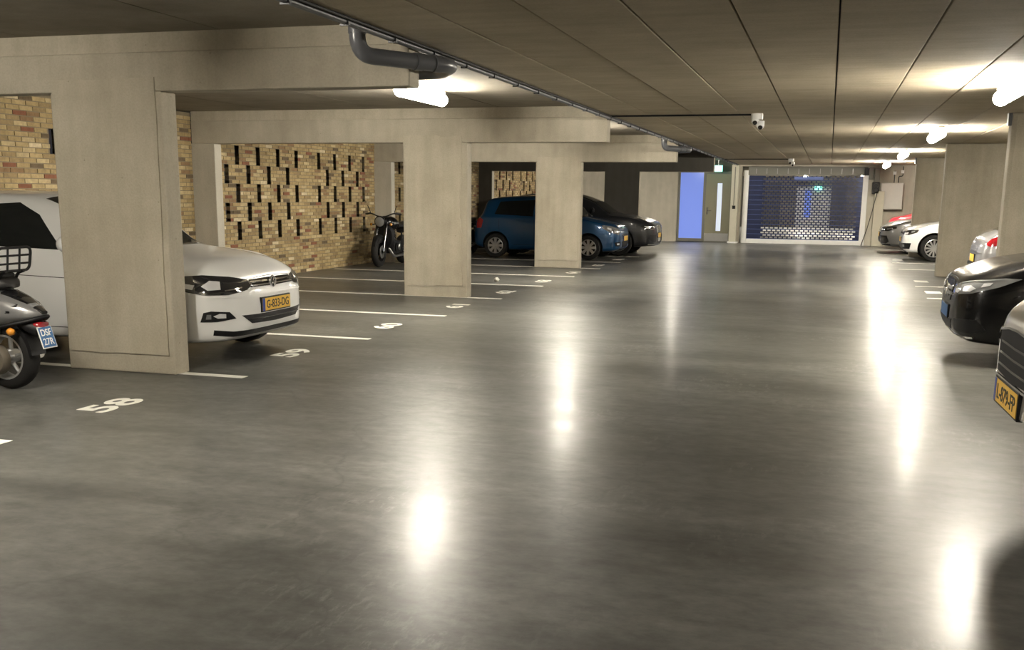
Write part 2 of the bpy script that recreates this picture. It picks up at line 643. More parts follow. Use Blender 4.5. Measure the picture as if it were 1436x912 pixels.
brick_wall('wall_left_near', 'yellow brick wall with dark slots behind the white hatchback roof', FR_Y[0] + FT, FR_Y[1], -7.36, 2.70, [(-4, 128, 74, 272), (246, 150, 270, 300)])
brick_wall('wall_left_middle', 'yellow brick wall perforated by five rows of dark upright slots', FR_Y[1] + FT, FR_Y[2] + .1, 0, 2.70, [(298, 198, 538, 390)])
brick_wall('wall_left_far', 'shaded yellow brick wall behind the motorcycles beyond the middle column', FR_Y[2] + FT, FR_Y[3] + .05, 7.0, 2.70, [])
brick_wall('wall_left_end', 'brightly lit slotted brick wall seen over the blue car roof', FR_Y[3] + FT, Y_END, 14.1, 2.70, [])


# ---- concrete frames: pier, column, beam
def wavy_panel(x0, x1, z0, z1, seed, amp):
    r = random.Random(seed)
    pts = []

    def run(a, b, n, horiz, other):
        ph = r.uniform(0, 6)
        for i in range(n):
            t = i / n
            u = a + (b - a) * t
            o = other + amp * (.6 * s_(t * 7 + ph) + .4 * s_(t * 17 + ph * 2) + r.uniform(-.25, .25))
            pts.append((u, o) if horiz else (o, u))
    run(x0, x1, 14, True, z0)
    run(z0, z1, 30, False, x1)
    run(x1, x0, 14, True, z1)
    run(z1, z0, 30, False, x0)
    return pts


def frame(i, label, cx0, cx1, amp):
    y, zb = FR_Y[i], FR_ZB[i]
    root = empty('concrete_frame', (0, 0, 0), label=label, cat='concrete frame')
    mat = M['concrete']
    MB().box(cx0, cx1, y, y + FT, 0, zb).build('column', mat, root, bevel=.012)
    b = MB().box(X_WALL, -3.0, y, y + FT, zb, Z_SLAB - .006)
    b.build('beam', mat, root, bevel=.010)
    MB().box(X_WALL, X_SLAB - .01, y + .012, y + FT - .012, Z_SLAB - .006, Z_LEFT).build('beam_topping', M['concrete_render'], root)
    MB().box(X_WALL - .02, -9.20, y + .002, y + FT - .002, 0, zb).build('wall_pier', M['concrete_smooth'], root, bevel=.01)
    if i < 3:
        p = wavy_panel(cx0 + .03, cx1 - .05 - (.04 if i == 1 else 0), .16, zb + .10, 40 + i, amp)
        MB().prism(p, lambda u, v, d: (u, d, v), y + .001, y - .014).build('render_panel', M['concrete_render'], root)
    else:
        MB().box(cx0 + .012, cx1 - .012, y - .003, y + .01, 0, zb + .01).build('painted_face', M['dark_paint'], root)
        MB().box(X_WALL, -3.012, y - .003, y + .01, zb + .01, Z_SLAB - .01).build('painted_face', M['dark_paint'], root)
        MB().box(X_WALL, X_SLAB - .012, y - .003, y + .01, Z_SLAB - .01, Z_LEFT - .005).build('painted_face', M['dark_paint'], root)
        MB().box(X_WALL, -9.212, y - .003, y + .01, 0, zb + .01).build('painted_face', M['dark_paint'], root)
    return root


frame(0, 'wide pale concrete column and beam between the scooter and the white hatchback', -6.16, -5.11, .006)
frame(1, 'pale concrete column with ragged render edge beside stall number 61', -6.045, -5.045, .026)
frame(2, 'pale concrete column and beam standing in front of the blue car', -5.93, -4.95, .014)
frame(3, 'dark painted concrete column and beam behind the black sport utility car', -5.96, -4.985, .0)

# columns on the right of the aisle
for (y, x1, lab) in ((14.62, 3.7, 'tall concrete column behind the black taxi, edge with rail bracket'), (22.30, 4.2, 'broad concrete column between the silver car and the white hatchback with spoked wheels'), (29.70, 3.9, 'concrete column behind the white hatchback, next to the grey wall cabinet')):
    root = empty('concrete_column', (0, 0, 0), label=lab, cat='column')
    MB().box(2.12, x1, y, y + .22, 0, Z_SLAB - .004).build('shaft', M['concrete'], root, bevel=.014)
    p = wavy_panel(2.18, x1 - .06, .14, Z_SLAB - .03, int(y), .01)
    MB().prism(p, lambda u, v, d: (u, d, v), y + .001, y - .006).build('render_panel', M['concrete_render'], root)
    if y != 22.30:
        MB().box(2.075, 2.117, y - .02, y + .10, Z_SLAB - .16, Z_SLAB - .006).build('bracket', M['conduit'], root)

# ---- far end wall: concrete, blue glazing, door, shutter opening, right wall
we = empty('wall_far', label='pale concrete end wall beside the door and shutter', cat='wall', kind='structure')
MB().box(-9.8, -4.98, Y_END, Y_END + .25, 0, 2.75).build('wall_panel', M['concrete_smooth'], we)
MB().box(-4.98, -3.17, Y_END, Y_END + .25, 2.36, 2.75).build('lintel', M['dark_paint'], we)
MB().box(-3.17, -2.86, Y_END, Y_END + .25, 0, 2.75).build('wall_panel', M['concrete_smooth'], we)
MB().box(-2.86, 1.14, Y_END, Y_END + .25, 2.53, 2.75).build('lintel', M['concrete_smooth'], we)
MB().box(1.14, X_RIGHT, Y_END, Y_END + .25, 0, 2.75).build('wall_panel', M['concrete_smooth'], we)
pil = empty('trim_1', label='cream painted pilaster between the grey door and the shutter', cat='pilaster', kind='structure')
MB().box(-3.16, -2.93, 35.75, Y_END - .002, .05, 2.56).build('shaft', M['cream'], pil, bevel=.01)
MB().box(-3.20, -2.88, 35.68, Y_END - .002, .0, .05).build('plinth', M['white'], pil, bevel=.005)
MB().box(-3.06, -3.03, 35.735, 35.75, 1.25, 2.5).build('wire_duct', M['frame'], pil)
sw = MB().box(-3.09, -2.99, 35.715, 35.75, 1.13, 1.24).build('key_switch', M['black'], pil)
MB().lathe([(0, -.012), (.025, -.010), (.03, 0)], (-3.04, 35.715, 1.185), (0, -1, 0), 14).build('button', M['white'], sw, smooth=40)
pil2 = MB().box(1.38, 1.68, 35.9, Y_END - .002, 0, 1.75).build('trim_2', M['cream'], bevel=.01)
tag(pil2, 'cream pilaster below the black control box beside the shutter', 'pilaster', kind='structure')

# window_1: backlit blue pane
w1 = empty('window_1', label='tall blue frosted glass pane beside the grey door', cat='window', kind='structure')
MB().box(-4.90, -4.12, Y_END + .02, Y_END + .05, .12, 2.32).build('pane', M['blue_glass'], w1)
for b in ((-4.97, -4.90, .02, 2.36), (-4.12, -4.06, .02, 2.36), (-4.90, -4.12, 2.32, 2.36), (-4.90, -4.12, .02, .12)):
    MB().box(b[0], b[1], Y_END - .02, Y_END + .1, b[2], b[3]).build('window_frame', M['frame'], w1, bevel=.004)
# door_1
d1 = empty('door_1', label='olive grey door with a narrow upright window and kick plate', cat='door', kind='structure')
for x0, x1, z0, z1 in ((-4.03, -3.65, 0.02, 2.27), (-3.49, -3.21, .02, 2.27), (-3.65, -3.49, .02, .38), (-3.65, -3.49, 1.97, 2.27)):
    MB().box(x0, x1, Y_END + .0, Y_END + .05, z0, z1).build('door_leaf', M['door'], d1)
MB().box(-3.65, -3.49, Y_END + .015, Y_END + .03, .38, 1.97).build('pane', M['strip_glass'], d1)
MB().box(-4.02, -3.22, Y_END - .006, Y_END + .0, .03, .30).build('kick_plate', M['steel'], d1)
for b in ((-4.06, -4.03, 0, 2.36), (-3.21, -3.17, 0, 2.36), (-4.03, -3.21, 2.27, 2.36)):
    MB().box(b[0], b[1], Y_END - .02, Y_END + .1, b[2], b[3]).build('door_frame', M['frame'], d1, bevel=.004)
h = MB().box(-3.985, -3.935, Y_END - .012, Y_END, .93, 1.17).build('handle', M['chrome'], d1, bevel=.005)
MB().tube([(-3.96, Y_END - .01, 1.06), (-3.96, Y_END - .055, 1.06), (-3.82, Y_END - .055, 1.06)], .011, 8).build('lever', M['chrome'], h, smooth=40)

# roller shutter
rs = empty('roller_shutter', (-.8, Y_END + .05, 0), label='dark blue perforated roller shutter with white side rails', cat='roller shutter')
ox = .8


def rbox(n, x0, x1, y0, y1, z0, z1, m, par=None, bev=.006):
    return MB().box(x0 + ox, x1 + ox, y0 - Y_END - .05, y1 - Y_END - .05, z0, z1).build(n, m, par or rs, bevel=bev)


SH, X0, X1 = .160, -2.62, 1.00
sl = MB()
for a, b in ((.0, .030), (.080, .105), (.155, .160)):
    sl.box(X0 + ox, X1 + ox, 0, .018, a, b)
sl.box(X0 + ox, X1 + ox, -.008, .004, .0, .010, 1)  # bright line reflected along the slat, put in as a pale strip
for row, (a, b) in enumerate(((.030, .080), (.105, .155))):
    x = X0 + .42 + (.075 if row else 0)
    sl.box(X0 + ox, x + ox, .002, .016, a, b)
    while x < X1 - .26:
        sl.box(x + ox, x + .042 + ox, .002, .016, a, b)
        x += .15
    sl.box(x + ox, X1 + ox, .002, .016, a, b)
slm = sl.mesh('slat', [M['shutter'], M['blue_sheen']])
for k in range(13):
    o = link('slat', slm, rs)
    o.location = (0, 0, .145 + k * SH)
rbox('bottom_bar', X0 - .04, X1 + .04, Y_END + .02, Y_END + .09, .0, .145, M['white'])
rbox('guide_rail', X0 - .17, X0 - .005, Y_END - .02, Y_END + .11, 0, 2.40, M['white'])
rbox('guide_rail', X1 + .005, X1 + .17, Y_END - .02, Y_END + .11, 0, 2.40, M['white'])
hd = rbox('header_box', X0 - .03, X1 + .03, Y_END - .03, Y_END + .10, 2.245, 2.525, M['frame'])
for k in range(10):
    rbox('clip', X0 + .22 + k * .34, X0 + .235 + k * .34, Y_END - .042, Y_END - .03, 2.29, 2.46, M['steel'], None, 0)
rbox('sheen_strip', -1.16, -.24, Y_END + .035, Y_END + .05, 2.10, 2.20, M['blue_sheen'], None, 0)  # bluish reflection on the shutter, added as a coloured plate
rbox('motor', X1 + .17, X1 + .32, Y_END - .12, Y_END + .0, 2.12, 2.50, M['frame'])
rbox('motor_cover', X1 + .03, X1 + .17, Y_END - .10, Y_END - .02, 2.25, 2.48, M['black'])

# made-up room behind the shutter, standing in for the garage mirrored in glass
vb = empty('wall_behind_shutter', label='made-up lit space in place of the reflection seen through the shutter perforations', cat='wall', kind='structure')
MB().box(-4.6, 3.6, 58, 58.2, 0, 2.7).build('back_panel', M['ceiling_old'], vb)
MB().box(-4.4, 3.4, Y_END + .5, 57.9, .0005, .004).build('floor_glare', M['white'], vb)  # white sheet painting in the bright grazing reflection on this floor
MB().box(-3.4, -2.5, 57.7, 57.9, 0, 2.3).build('dark_post', M['dark_paint'], vb)
MB().box(.1, .75, 57.7, 57.9, 0, 2.3).build('dark_post', M['dark_paint'], vb)
MB().box(-1.7, .05, 57.9, 58, .0, 2.1).build('pale_panel', M['white'], vb)
MB().box(-1.26, -.93, 57.85, 57.9, .5, 1.95).build('blue_pane', M['blue_glass'], vb)
MB().box(-.78, -.43, 57.8, 57.9, 1.95, 2.13).build('green_sign', M['exit_green'], vb)
MB().box(-4.6, -4.4, Y_END + .25, 58, 0, 2.7).build('side_panel', M['dark_paint'], vb)
MB().box(3.4, 3.6, Y_END + .25, 58, 0, 2.7).build('side_panel', M['dark_paint'], vb)
MB().box(-4.6, 3.6, Y_END + .25, 58.2, 2.6, 2.75).build('ceiling_panel', M['ceiling_old'], vb)


# ---- ceiling lamps
def lamp(name, x, y, zc, ln, label, grp=None):
    root = empty(name, (x, y, zc), label=label, cat='lamp', group=grp)
    MB().box(-.045, .045, -ln / 2, ln / 2, -.036, -.001).build('housing', M['lamp_housing'], root, bevel=.006)
    prof = [(.0, -ln / 2), (.05, -ln / 2 + .002), (.066, -ln / 2 + .02), (.072, -ln / 2 + .05), (.072, ln / 2 - .05), (.066, ln / 2 - .02), (.05, ln / 2 - .002), (0, ln / 2)]
    MB().lathe(prof, (0, 0, -.110), (0, 1, 0), 16).build('diffuser', M['diffuser'], root, smooth=40)
    for s in (-1, 1):
        MB().lathe([(0, -.003), (.070, -.003), (.075, .004), (.075, .022), (.070, .024)], (0, s * (ln / 2 + .004), -.110), (0, -s, 0), 18).build('end_cap', M['lamp_end'], root, smooth=40)
    return root


LL = ['lit tube lamp on the ceiling nearest the black taxi', 'lit tube lamp on the ceiling by the broad column', 'lit tube lamp on the ceiling before the white hatchback column', 'lit tube lamp on the ceiling in front of the wall cabinet']
for y, lab in zip((10.55, 17.75, 25.5, 32.7), LL):
    lamp('tube_lamp', 1.52, y, Z_SLAB, 1.5, lab, 'tube lamps above the right side of the aisle')
lamp('tube_lamp', 1.52, -4.6, Z_SLAB, 1.5, 'lit tube lamp on the ceiling near the plain back wall', 'tube lamps above the right side of the aisle')
for y, lab in ((4.1, 'lit tube lamp above the stalls next to the plain left wall'), (11.5, 'lit tube lamp hanging past the beam end below the grey drain pipe'), (18.5, 'lit tube lamp behind the second beam above the stalls'), (32.5, 'lit tube lamp behind the dark beam near the blue glass')):
    lamp('tube_lamp', -4.55, y, Z_LEFT, 1.3, lab, 'tube lamps above the left stalls')
lamp('tube_lamp', 1.25, 46, 2.60, 1.2, 'lit tube lamp seen through the shutter beside its right rail')
lamp('tube_lamp', -1.2, 53, 2.60, 1.2, 'lit tube lamp beyond the shutter, next to the back panel')

# ---- conduit along the slab edge, with clips, and the cross runs to the cameras
cd = empty('cable_conduit', (-2.965, 0, Z_SLAB - .03), label='dark conduit clipped along the edge of the aisle ceiling', cat='conduit')
MB().tube([(0, Y_BACK + .1, 0), (0, Y_END - .6, 0)], .022, 10).build('pipe', M['conduit'], cd, smooth=40)
MB().tube([(.045, Y_BACK + .1, .012), (.045, Y_END - .6, .012)], .010, 8).build('cable', M['black'], cd, smooth=40)
cm = MB()
cm.box(-.03, .03, -.012, .012, -.026, .028)
cmm = cm.mesh('clip', M['conduit'])
y = 3.2
while y < 35:
    o = link('clip', cmm, cd)
    o.location = (0, y, 0)
    y += .75
for y, lab, lab2, x1 in ((14.35, 'thin black conduit crossing the ceiling to the twin eyed camera', 'white twin lens dome camera under the ceiling at the conduit end', -.98), (30.6, 'thin black conduit crossing the ceiling near the shutter', 'small white camera under the ceiling in front of the shutter', -1.1)):
    o = MB().tube([(-2.93, y, Z_SLAB - .013), (x1 - .06, y, Z_SLAB - .013)], .012, 8).build('camera_conduit', M['black'], smooth=40)
    tag(o, lab, 'conduit')
    cam_r = empty('security_camera', (x1, y - .02, Z_SLAB), label=lab2, cat='camera')
    MB().lathe([(.0, 0), (.075, 0), (.078, -.03), (.075, -.075), (0, -.08)], (0, 0, -.001), (0, 0, 1), 20).build('base', M['white'], cam_r, smooth=40)
    for dx, dz, dy in ((-.02, -.09, -.02), (.05, -.15, -.01)):
        hdo = MB().lathe([(0, -.05), (.03, -.045), (.047, -.02), (.05, 0), (.05, .055), (0, .06)], (dx, dy, dz), (0, 0, 1), 16).build('head', M['white'], cam_r, smooth=40)
        MB().lathe([(0, -.03), (.02, -.024), (.031, 0), (0, .01)], (dx, dy - .035, dz - .03), (0, 1, .6), 14).build('lens', M['black_gloss'], hdo, smooth=60)

# ---- grey drain pipes stepping round the beam ends
for y0, lab in ((FR_Y[0], 'grey plastic drain pipe bending round the nearest beam end'), (FR_Y[2], 'grey plastic drain pipe bending round the third beam end')):
    pr = empty('drain_pipe', (0, y0, 0), label=lab, cat='pipe')
    pts = [(-3.19, -.47, Z_LEFT - .001), (-3.19, -.47, 2.44), (-2.76, .26, 2.44), (-3.00, .62, 2.44), (-3.30, .62, 2.44), (-3.30, .62, Z_LEFT - .001)]
    MB().tube(rounded(pts[:3], .13, 8)[:-1] + rounded(pts[1:], .11, 8)[1:], .057, 20).build('pipe', M['pvc'], pr, smooth=40)
    d = (Vector(pts[2]) - Vector(pts[1])).normalized()
    for t in (.62, .82):
        p = Vector(pts[1]).lerp(Vector(pts[2]), t)
        MB().tube([p - d * .035, p + d * .035], .0625, 20).build('socket', M['pvc'], pr, smooth=30)
    MB().tube([(-3.19, -.47, 2.58), (-3.19, -.47, 2.66)], .0625, 20).build('socket', M['pvc'], pr, smooth=30)

# ---- exit sign
ex = empty('exit_sign', (-3.60, 35.7, 2.40), label='lit green exit sign hanging above the grey door', cat='sign')
MB().box(-.13, .13, -.03, .03, -.06, .14).build('lightbox', M['exit_green'], ex, bevel=.006)
MB().box(-.10, .10, -.034, -.03, -.03, .11).build('face', M['exit_white'], ex)
MB().box(-.01, .01, -.01, .01, .14, .318).build('hanger', M['steel'], ex)
# ---- cabinet and control box
cb = empty('wall_cabinet', (1.9, Y_END, 1.18), label='light grey metal cabinet on the end wall behind the grey hatchback', cat='cabinet')
MB().box(-.34, .34, -.20, 0, 0, .84).build('body', M['cabinet'], cb, bevel=.008)
dr = MB().box(-.325, .325, -.215, -.20, .015, .825).build('door', M['cabinet'], cb, bevel=.006)
MB().box(-.29, -.26, -.225, -.215, .40, .48).build('lock', M['black'], dr)
MB().box(-.42, -.34, -.10, 0, .02, .20).build('side_box', M['white'], cb)
MB().tube([(.05, -.05, .84), (.05, -.05, 1.02), (.05, -.05, 1.22)], .014, 8).build('conduit', M['conduit'], cb)
MB().tube(rounded([(.18, -.05, .84), (.18, -.05, 1.05), (.30, -.05, 1.05), (.30, -.05, 1.36)], .05), .014, 8).build('conduit', M['conduit'], cb)
MB().box(.0, .10, -.07, 0, 1.10, 1.20).build('junction_box', M['white'], cb)
MB().box(.24, .33, -.07, 0, 1.14, 1.24).build('junction_box', M['white'], cb)
ctl = empty('shutter_control', (1.40, Y_END - .02, 1.66), label='black control box with a hanging cord beside the shutter rail', cat='control box')
MB().box(-.11, .11, -.28, 0, 0, .38).build('body', M['black'], ctl, bevel=.02)
for dz, m in ((.27, M['engine']), (.13, M['black_gloss'])):
    MB().lathe([(0, -.012), (.06, -.01), (.07, .0)], (0, -.285, dz), (0, -1, 0), 16).build('dial', m, ctl, smooth=40)
MB().box(-.06, .10, -.2, 0, .38, .82).build('housing', M['frame'], ctl, bevel=.01)
MB().tube([(.04, -.30, .02), (-.05, -.32, -.5), (-.18, -.35, -1.1), (-.33, -.40, -1.64)], .011, 8).build('cord', M['black'], ctl, smooth=40)
# crumpled paper on the floor
bm = bmesh.new()
bmesh.ops.create_icosphere(bm, subdivisions=2, radius=.05)
for v in bm.verts:
    v.co *= rnd.uniform(.65, 1.15)
    v.co.z = v.co.z * .9
zmin = min(v.co.z for v in bm.verts)
for v in bm.verts:
    v.co.z -= zmin
me = bpy.data.meshes.new('paper_scrap')
bm.to_mesh(me)
bm.free()
me.materials.append(M['paper'])
o = link('paper_scrap', me)
o.location = (-5.5, 17.4, 0)
tag(o, 'small crumpled white paper scrap on the floor by the white lines', 'litter')


# ============================================================ CARS
def spline_half(pts, sub=3):
    out = []
    n = len(pts)
    for i in range(n - 1):
        p0, p1, p2, p3 = pts[max(i - 1, 0)], pts[i], pts[i + 1], pts[min(i + 2, n - 1)]
        for k in range(sub):
            t = k / sub
            out.append(tuple(.5 * ((2 * b) + (c - a) * t + (2 * a - 5 * b + 4 * c - d) * t * t + (3 * b - a - 3 * c + d) * t ** 3) for a, b, c, d in zip(p0, p1, p2, p3)))
    out.append(pts[-1])
    return out


class Car:
    """local frame: x runs back from the front bumper, y to the side, z up"""

    def __init__(s, name, label, cat, loc, rz, paint, K, axles, rw, group='parked cars'):
        s.K = K
        s.L, s.hw = K['L'], K['hw']
        s.root = empty(name, loc, rz, label, cat, group)
        s.paint = paint
        s.axles, s.rw = axles, rw
        s.P = .9
        s.body()

    def body(s):
        K, L = s.K, s.L
        fz = {k: pchip(K[k]) for k in ('zb', 'w', 'zsh', 'zt', 'wt', 'drop')}
        N = 84
        xs = []
        for i in range(N + 1):
            t = i / N
            xs.append(L * (.62 * (.5 - .5 * c_(PI * t)) + .38 * t))
        rings = []
        for x in xs:
            zb, w, zs, zt, wt, dr = (fz[k](x) for k in ('zb', 'w', 'zsh', 'zt', 'wt', 'drop'))
            zs = min(zs, zt - .012)
            h = zs - zb
            wsh = w * .945
            wt = w * wt
            zr = max(zt - dr, zs + .25 * (zt - zs))
            pts = [(0, zb), (.5 * w, zb), (.86 * w, zb + .015), (.955 * w, zb + .10 * h), (.985 * w, zb + .28 * h), (w, zb + .52 * h), (.992 * w, zb + .74 * h), (.975 * w, zb + .90 * h), (wsh, zs),
                   ((wsh * .52 + wt * .48) + .012, (zs * .5 + zr * .5)), (wt, zr), (wt * .80, zt - .35 * (zt - zr)), (wt * .42, zt - .08 * (zt - zr)), (0, zt)]
            hp = spline_half(pts, 3)
            ring = [(x, y, z) for y, z in hp] + [(x, -y, z) for y, z in reversed(hp[1:-1])]
            rings.append(ring)
        mb = MB().loft(rings, cap=False)
        n = len(rings[0])
        for ri, flip in ((0, True), (len(rings) - 1, False)):
            r = rings[ri]
            cc = (r[0][0], 0, sum(p[2] for p in r) / n)
            b = len(mb.v)
            mb.v.append(cc)
            for k in range(n):
                mb.f.append((b, ri * n + k, ri * n + (k + 1) % n))
                mb.mi.append(0)
        s.bvh = BVHTree.FromPolygons([Vector(v) for v in mb.v], mb.f)
        me = mb.mesh('body', [s.paint, M['arch']], 40)
        o = link('body', me, s.root)
        cut = MB()
        for ax in s.axles:
            for sg in (-1, 1):
                r = s.rw + .055
                y0, y1 = sg * (s.hw - .34), sg * (s.hw + .2)
                cut.lathe([(0, y0), (r, y0), (r, y1), (0, y1)], (ax, 0, s.rw), (0, 1, 0), 40, 1)
        cme = cut.mesh('cutter', [s.paint, M['arch']])
        co = link('cutter', cme)
        md = o.modifiers.new('arch', 'BOOLEAN')
        md.operation = 'DIFFERENCE'
        md.object = co
        md.solver = 'EXACT'
        keep = o.parent
        o.parent = None
        bpy.context.view_layer.update()
        nm = bpy.data.meshes.new_from_object(o.evaluated_get(bpy.context.evaluated_depsgraph_get()))
        o.modifiers.clear()
        o.data = nm
        nm.polygons.foreach_set('use_smooth', [True] * len(nm.polygons))
        nm.set_sharp_from_angle(angle=math.radians(38))
        o.parent = keep
        bpy.data.objects.remove(co, do_unlink=True)
        s.body_o = o

    # ---- patches laid on the body surface
    def _ray(s, kind, u, v):
        if kind == 'front':
            a = math.radians(u)
            return Vector((s.P - 3 * c_(a), 3 * s_(a), v)), Vector((c_(a), -s_(a), 0))
        if kind == 'rear':
            a = math.radians(u)
            return Vector((s.L - s.P + 3 * c_(a), 3 * s_(a), v)), Vector((-c_(a), -s_(a), 0))
        if kind == 'top':
            return Vector((u, v, 4)), Vector((0, 0, -1))
        if kind == 'left':
            return Vector((u, -3, v)), Vector((0, 1, 0))
        return Vector((u, 3, v)), Vector((0, -1, 0))

    def patch(s, name, kind, poly, mat, off=.006, parent=None, h=.035):
        su = math.radians(1) * .9 if kind in ('front', 'rear') else 1
        P = [Vector((u * su, v)) for u, v in poly]
        bd = []
        for i, p in enumerate(P):
            q = P[(i + 1) % len(P)]
            n = max(1, int((q - p).length / h))
            bd += [p.lerp(q, k / n) for k in range(n)]
        nb = len(bd)
        x0, x1 = min(p.x for p in P), max(p.x for p in P)
        y0, y1 = min(p.y for p in P), max(p.y for p in P)
        pts = list(bd)

        def inside(p):
            c = False
            for i in range(len(P)):
                a, b = P[i], P[i - 1]
                if (a.y > p.y) != (b.y > p.y) and p.x < (b.x - a.x) * (p.y - a.y) / (b.y - a.y) + a.x:
                    c = not c
            return c
        x = x0 + h * .5
        while x < x1:
            y = y0 + h * .5
            while y < y1:
                p = Vector((x, y))
                if inside(p) and min((p - q).length for q in bd) > h * .4:
                    pts.append(p)
                y += h
            x += h
        vs, es, fs, *_ = delaunay_2d_cdt(pts, [(i, (i + 1) % nb) for i in range(nb)], [], 1, 1e-5)
        out, base = [], []
        for p in vs:
            o, d = s._ray(kind, p.x / su, p.y)
            loc, nor, idx, dist = s.bvh.ray_cast(o, d)
            if loc is None:
                loc, nor, idx, dist = s.bvh.find_nearest(o + d * (3 - s.P))
            if nor.dot(d) > 0:
                nor = -nor
            out.append(loc + nor * off)
            base.append(loc - nor * .004)
        mb = MB().add(out, [tuple(f) for f in fs])
        cnt = {}
        for f in fs:
            for i in range(len(f)):
                e = (f[i], f[(i + 1) % len(f)])
                k = tuple(sorted(e))
                cnt.setdefault(k, []).append(e)
        b0 = len(mb.v)
        mb.v += [tuple(p) for p in base]
        for k, e in cnt.items():
            if len(e) == 1:
                a, b = e[0]
                mb.f.append((b, a, b0 + a, b0 + b))
                mb.mi.append(0)
        return mb.build(name, mat, parent or s.root, smooth=45)

    def pair(s, name, kind, poly, mat, off=.006, h=.035, sub=None):
        out = []
        for sg in (1, -1):
            pl = [(u * sg, v) for u, v in poly] if kind in ('front', 'rear') else poly
            k = kind if kind in ('front', 'rear') else ('right' if sg > 0 else 'left')
            p = s.patch(name, k, pl, mat, off, None, h)
            for (n2, poly2, m2, off2) in (sub or []):
                pl2 = [(u * sg, v) for u, v in poly2] if kind in ('front', 'rear') else poly2
                s.patch(n2, k, pl2, m2, off2, p, .02)
            out.append(p)
        return out

    def surf_x(s, y, z, rear=False):
        o = Vector((s.L + 2 if rear else -2, y, z))
        loc, *_ = s.bvh.ray_cast(o, Vector((-1 if rear else 1, 0, 0)))
        return loc.x if loc else (s.L if rear else 0)

    def plate(s, z, mat, txt=None, band=True, rear=False, w=.52, hgt=.112, y=0, tilt=0):
        x = min(s.surf_x(y + k, z + j, rear) for k in (-.2, 0, .2) for j in (-.05, .05)) - .012 if not rear else max(s.surf_x(y + k, z, True) for k in (-.2, 0, .2)) + .012
        sg = 1 if rear else -1
        fr = MB().box(-w / 2 - .012, w / 2 + .012, -hgt / 2 - .012, hgt / 2 + .012, -.03, 0).build('number_plate', M['black'], s.root, bevel=.004)
        X = (0, 1, 0) if rear else (0, -1, 0)
        fr.matrix_local = axes(X, (0, 0, 1), (x, y, z))
        MB().box(-w / 2, w / 2, -hgt / 2, hgt / 2, 0, .003).build('plate_sheet', mat, fr)
        if band:
            MB().box(-w / 2, -w / 2 + .042, -hgt / 2, hgt / 2, .002, .0042).build('plate_band', M['plate_band'], fr)
        if txt:
            t = link('plate_lettering', text_mesh(txt, w * .80, hgt * .66, M['ink'], .006), fr)
            t.location = (.02, 0, .004)
            t['label'] = 'black registration lettering ' + txt
        return fr

    def wheels(s, style=8, inset=.0, rim_mat=None):
        rim_mat = rim_mat or M['alloy']
        r = s.rw
        for ax in s.axles:
            for sg in (1, -1):
                yo = sg * (s.hw - .012 - inset)
                w = .19
                ty = MB().lathe([(r * .66, 0), (r * .70, .004), (r * .93, -.004), (r * .985, .018), (r, .05), (r, w - .05), (r * .985, w - .02), (r * .9, w), (r * .6, w)], (0, 0, 0), (0, -sg, 0), 36).build('tyre', M['rubber'], s.root, smooth=50)
                ty.location = (ax, yo, r)
                rm = MB()
                rm.lathe([(r * .67, -.002), (r * .64, -.006), (r * .61, .012), (r * .605, .05)], (0, 0, 0), (0, -sg, 0), 36)
                rm.lathe([(0, .004), (r * .10, .004), (r * .15, .016), (r * .16, .05)], (0, 0, 0), (0, -sg, 0), 20)
                n = style
                for k in range(n):
                    a = 2 * PI * k / n
                    wd_ = .050 if n <= 6 else (.034 if n <= 9 else .022)
                    e = Vector((c_(a), 0, s_(a)))
                    t = Vector((-s_(a), 0, c_(a)))
                    ya = Vector((0, -sg, 0))
                    p = [e * r * .10 + t * wd_ * .7, e * r * .62 + t * wd_ * 1.0, e * r * .62 - t * wd_ * 1.0, e * r * .10 - t * wd_ * .7]
                    v = [q + ya * (.010 if i in (0, 3) else .004) for i, q in enumerate(p)] + [q + ya * .04 for q in p]
                    rm.add(v, [(0, 1, 2, 3), (4, 7, 6, 5), (0, 4, 5, 1), (1, 5, 6, 2), (2, 6, 7, 3), (3, 7, 4, 0)])
                rm.build('rim', rim_mat, ty, smooth=35)
                MB().lathe([(0, .06), (r * .63, .06), (r * .63, .10), (0, .10)], (0, 0, 0), (0, -sg, 0), 24).build('wheel_dish', M['arch'], ty, smooth=40)

    def mirrors(s, x, z, mat=None, far=0):
        for sg in (1, -1):
            if sg < 0:
                x += far
            rings = []
            for (yy, k) in ((0, .35), (.03, .8), (.09, 1), (.16, .95), (.20, .7), (.215, .35)):
                ring = []
                for i in range(14):
                    a = 2 * PI * i / 14
                    ring.append((x + .055 * k * c_(a) - .03 * (yy / .2), sg * (s.hw * .94 - .02 + yy), z + .07 * k * s_(a) + .02))
                rings.append(ring)
            m = MB().loft(rings).build('wing_mirror', mat or s.paint, s.root, smooth=60)
            y0, y1 = sorted((sg * (s.hw * .90 - .02), sg * (s.hw * .94 + .04)))
            MB().box(x - .02, x + .03, y0, y1, z - .05, z - .01).build('mirror_foot', M['black'], m, bevel=.01)

    def glazing(s, side, xw0, xw1, rear, ws_half=.52, pil=None):
        """side: list of window polygons (x,z); windscreen from xw0 to xw1 in plan"""
        for pl in side:
            s.pair('side_window', 'right', pl, M['glass'], .004, .06)
        s.patch('windscreen', 'top', [(xw0, -ws_half), (xw0 - .05, -ws_half * .5), (xw0 - .06, 0), (xw0 - .05, ws_half * .5), (xw0, ws_half), (xw1, ws_half * .80), (xw1 - .02, 0), (xw1, -ws_half * .80)], M['glass'], .004, None, .07)
        if rear:
            s.patch('rear_window', 'rear', rear, M['glass'], .004, None, .06)

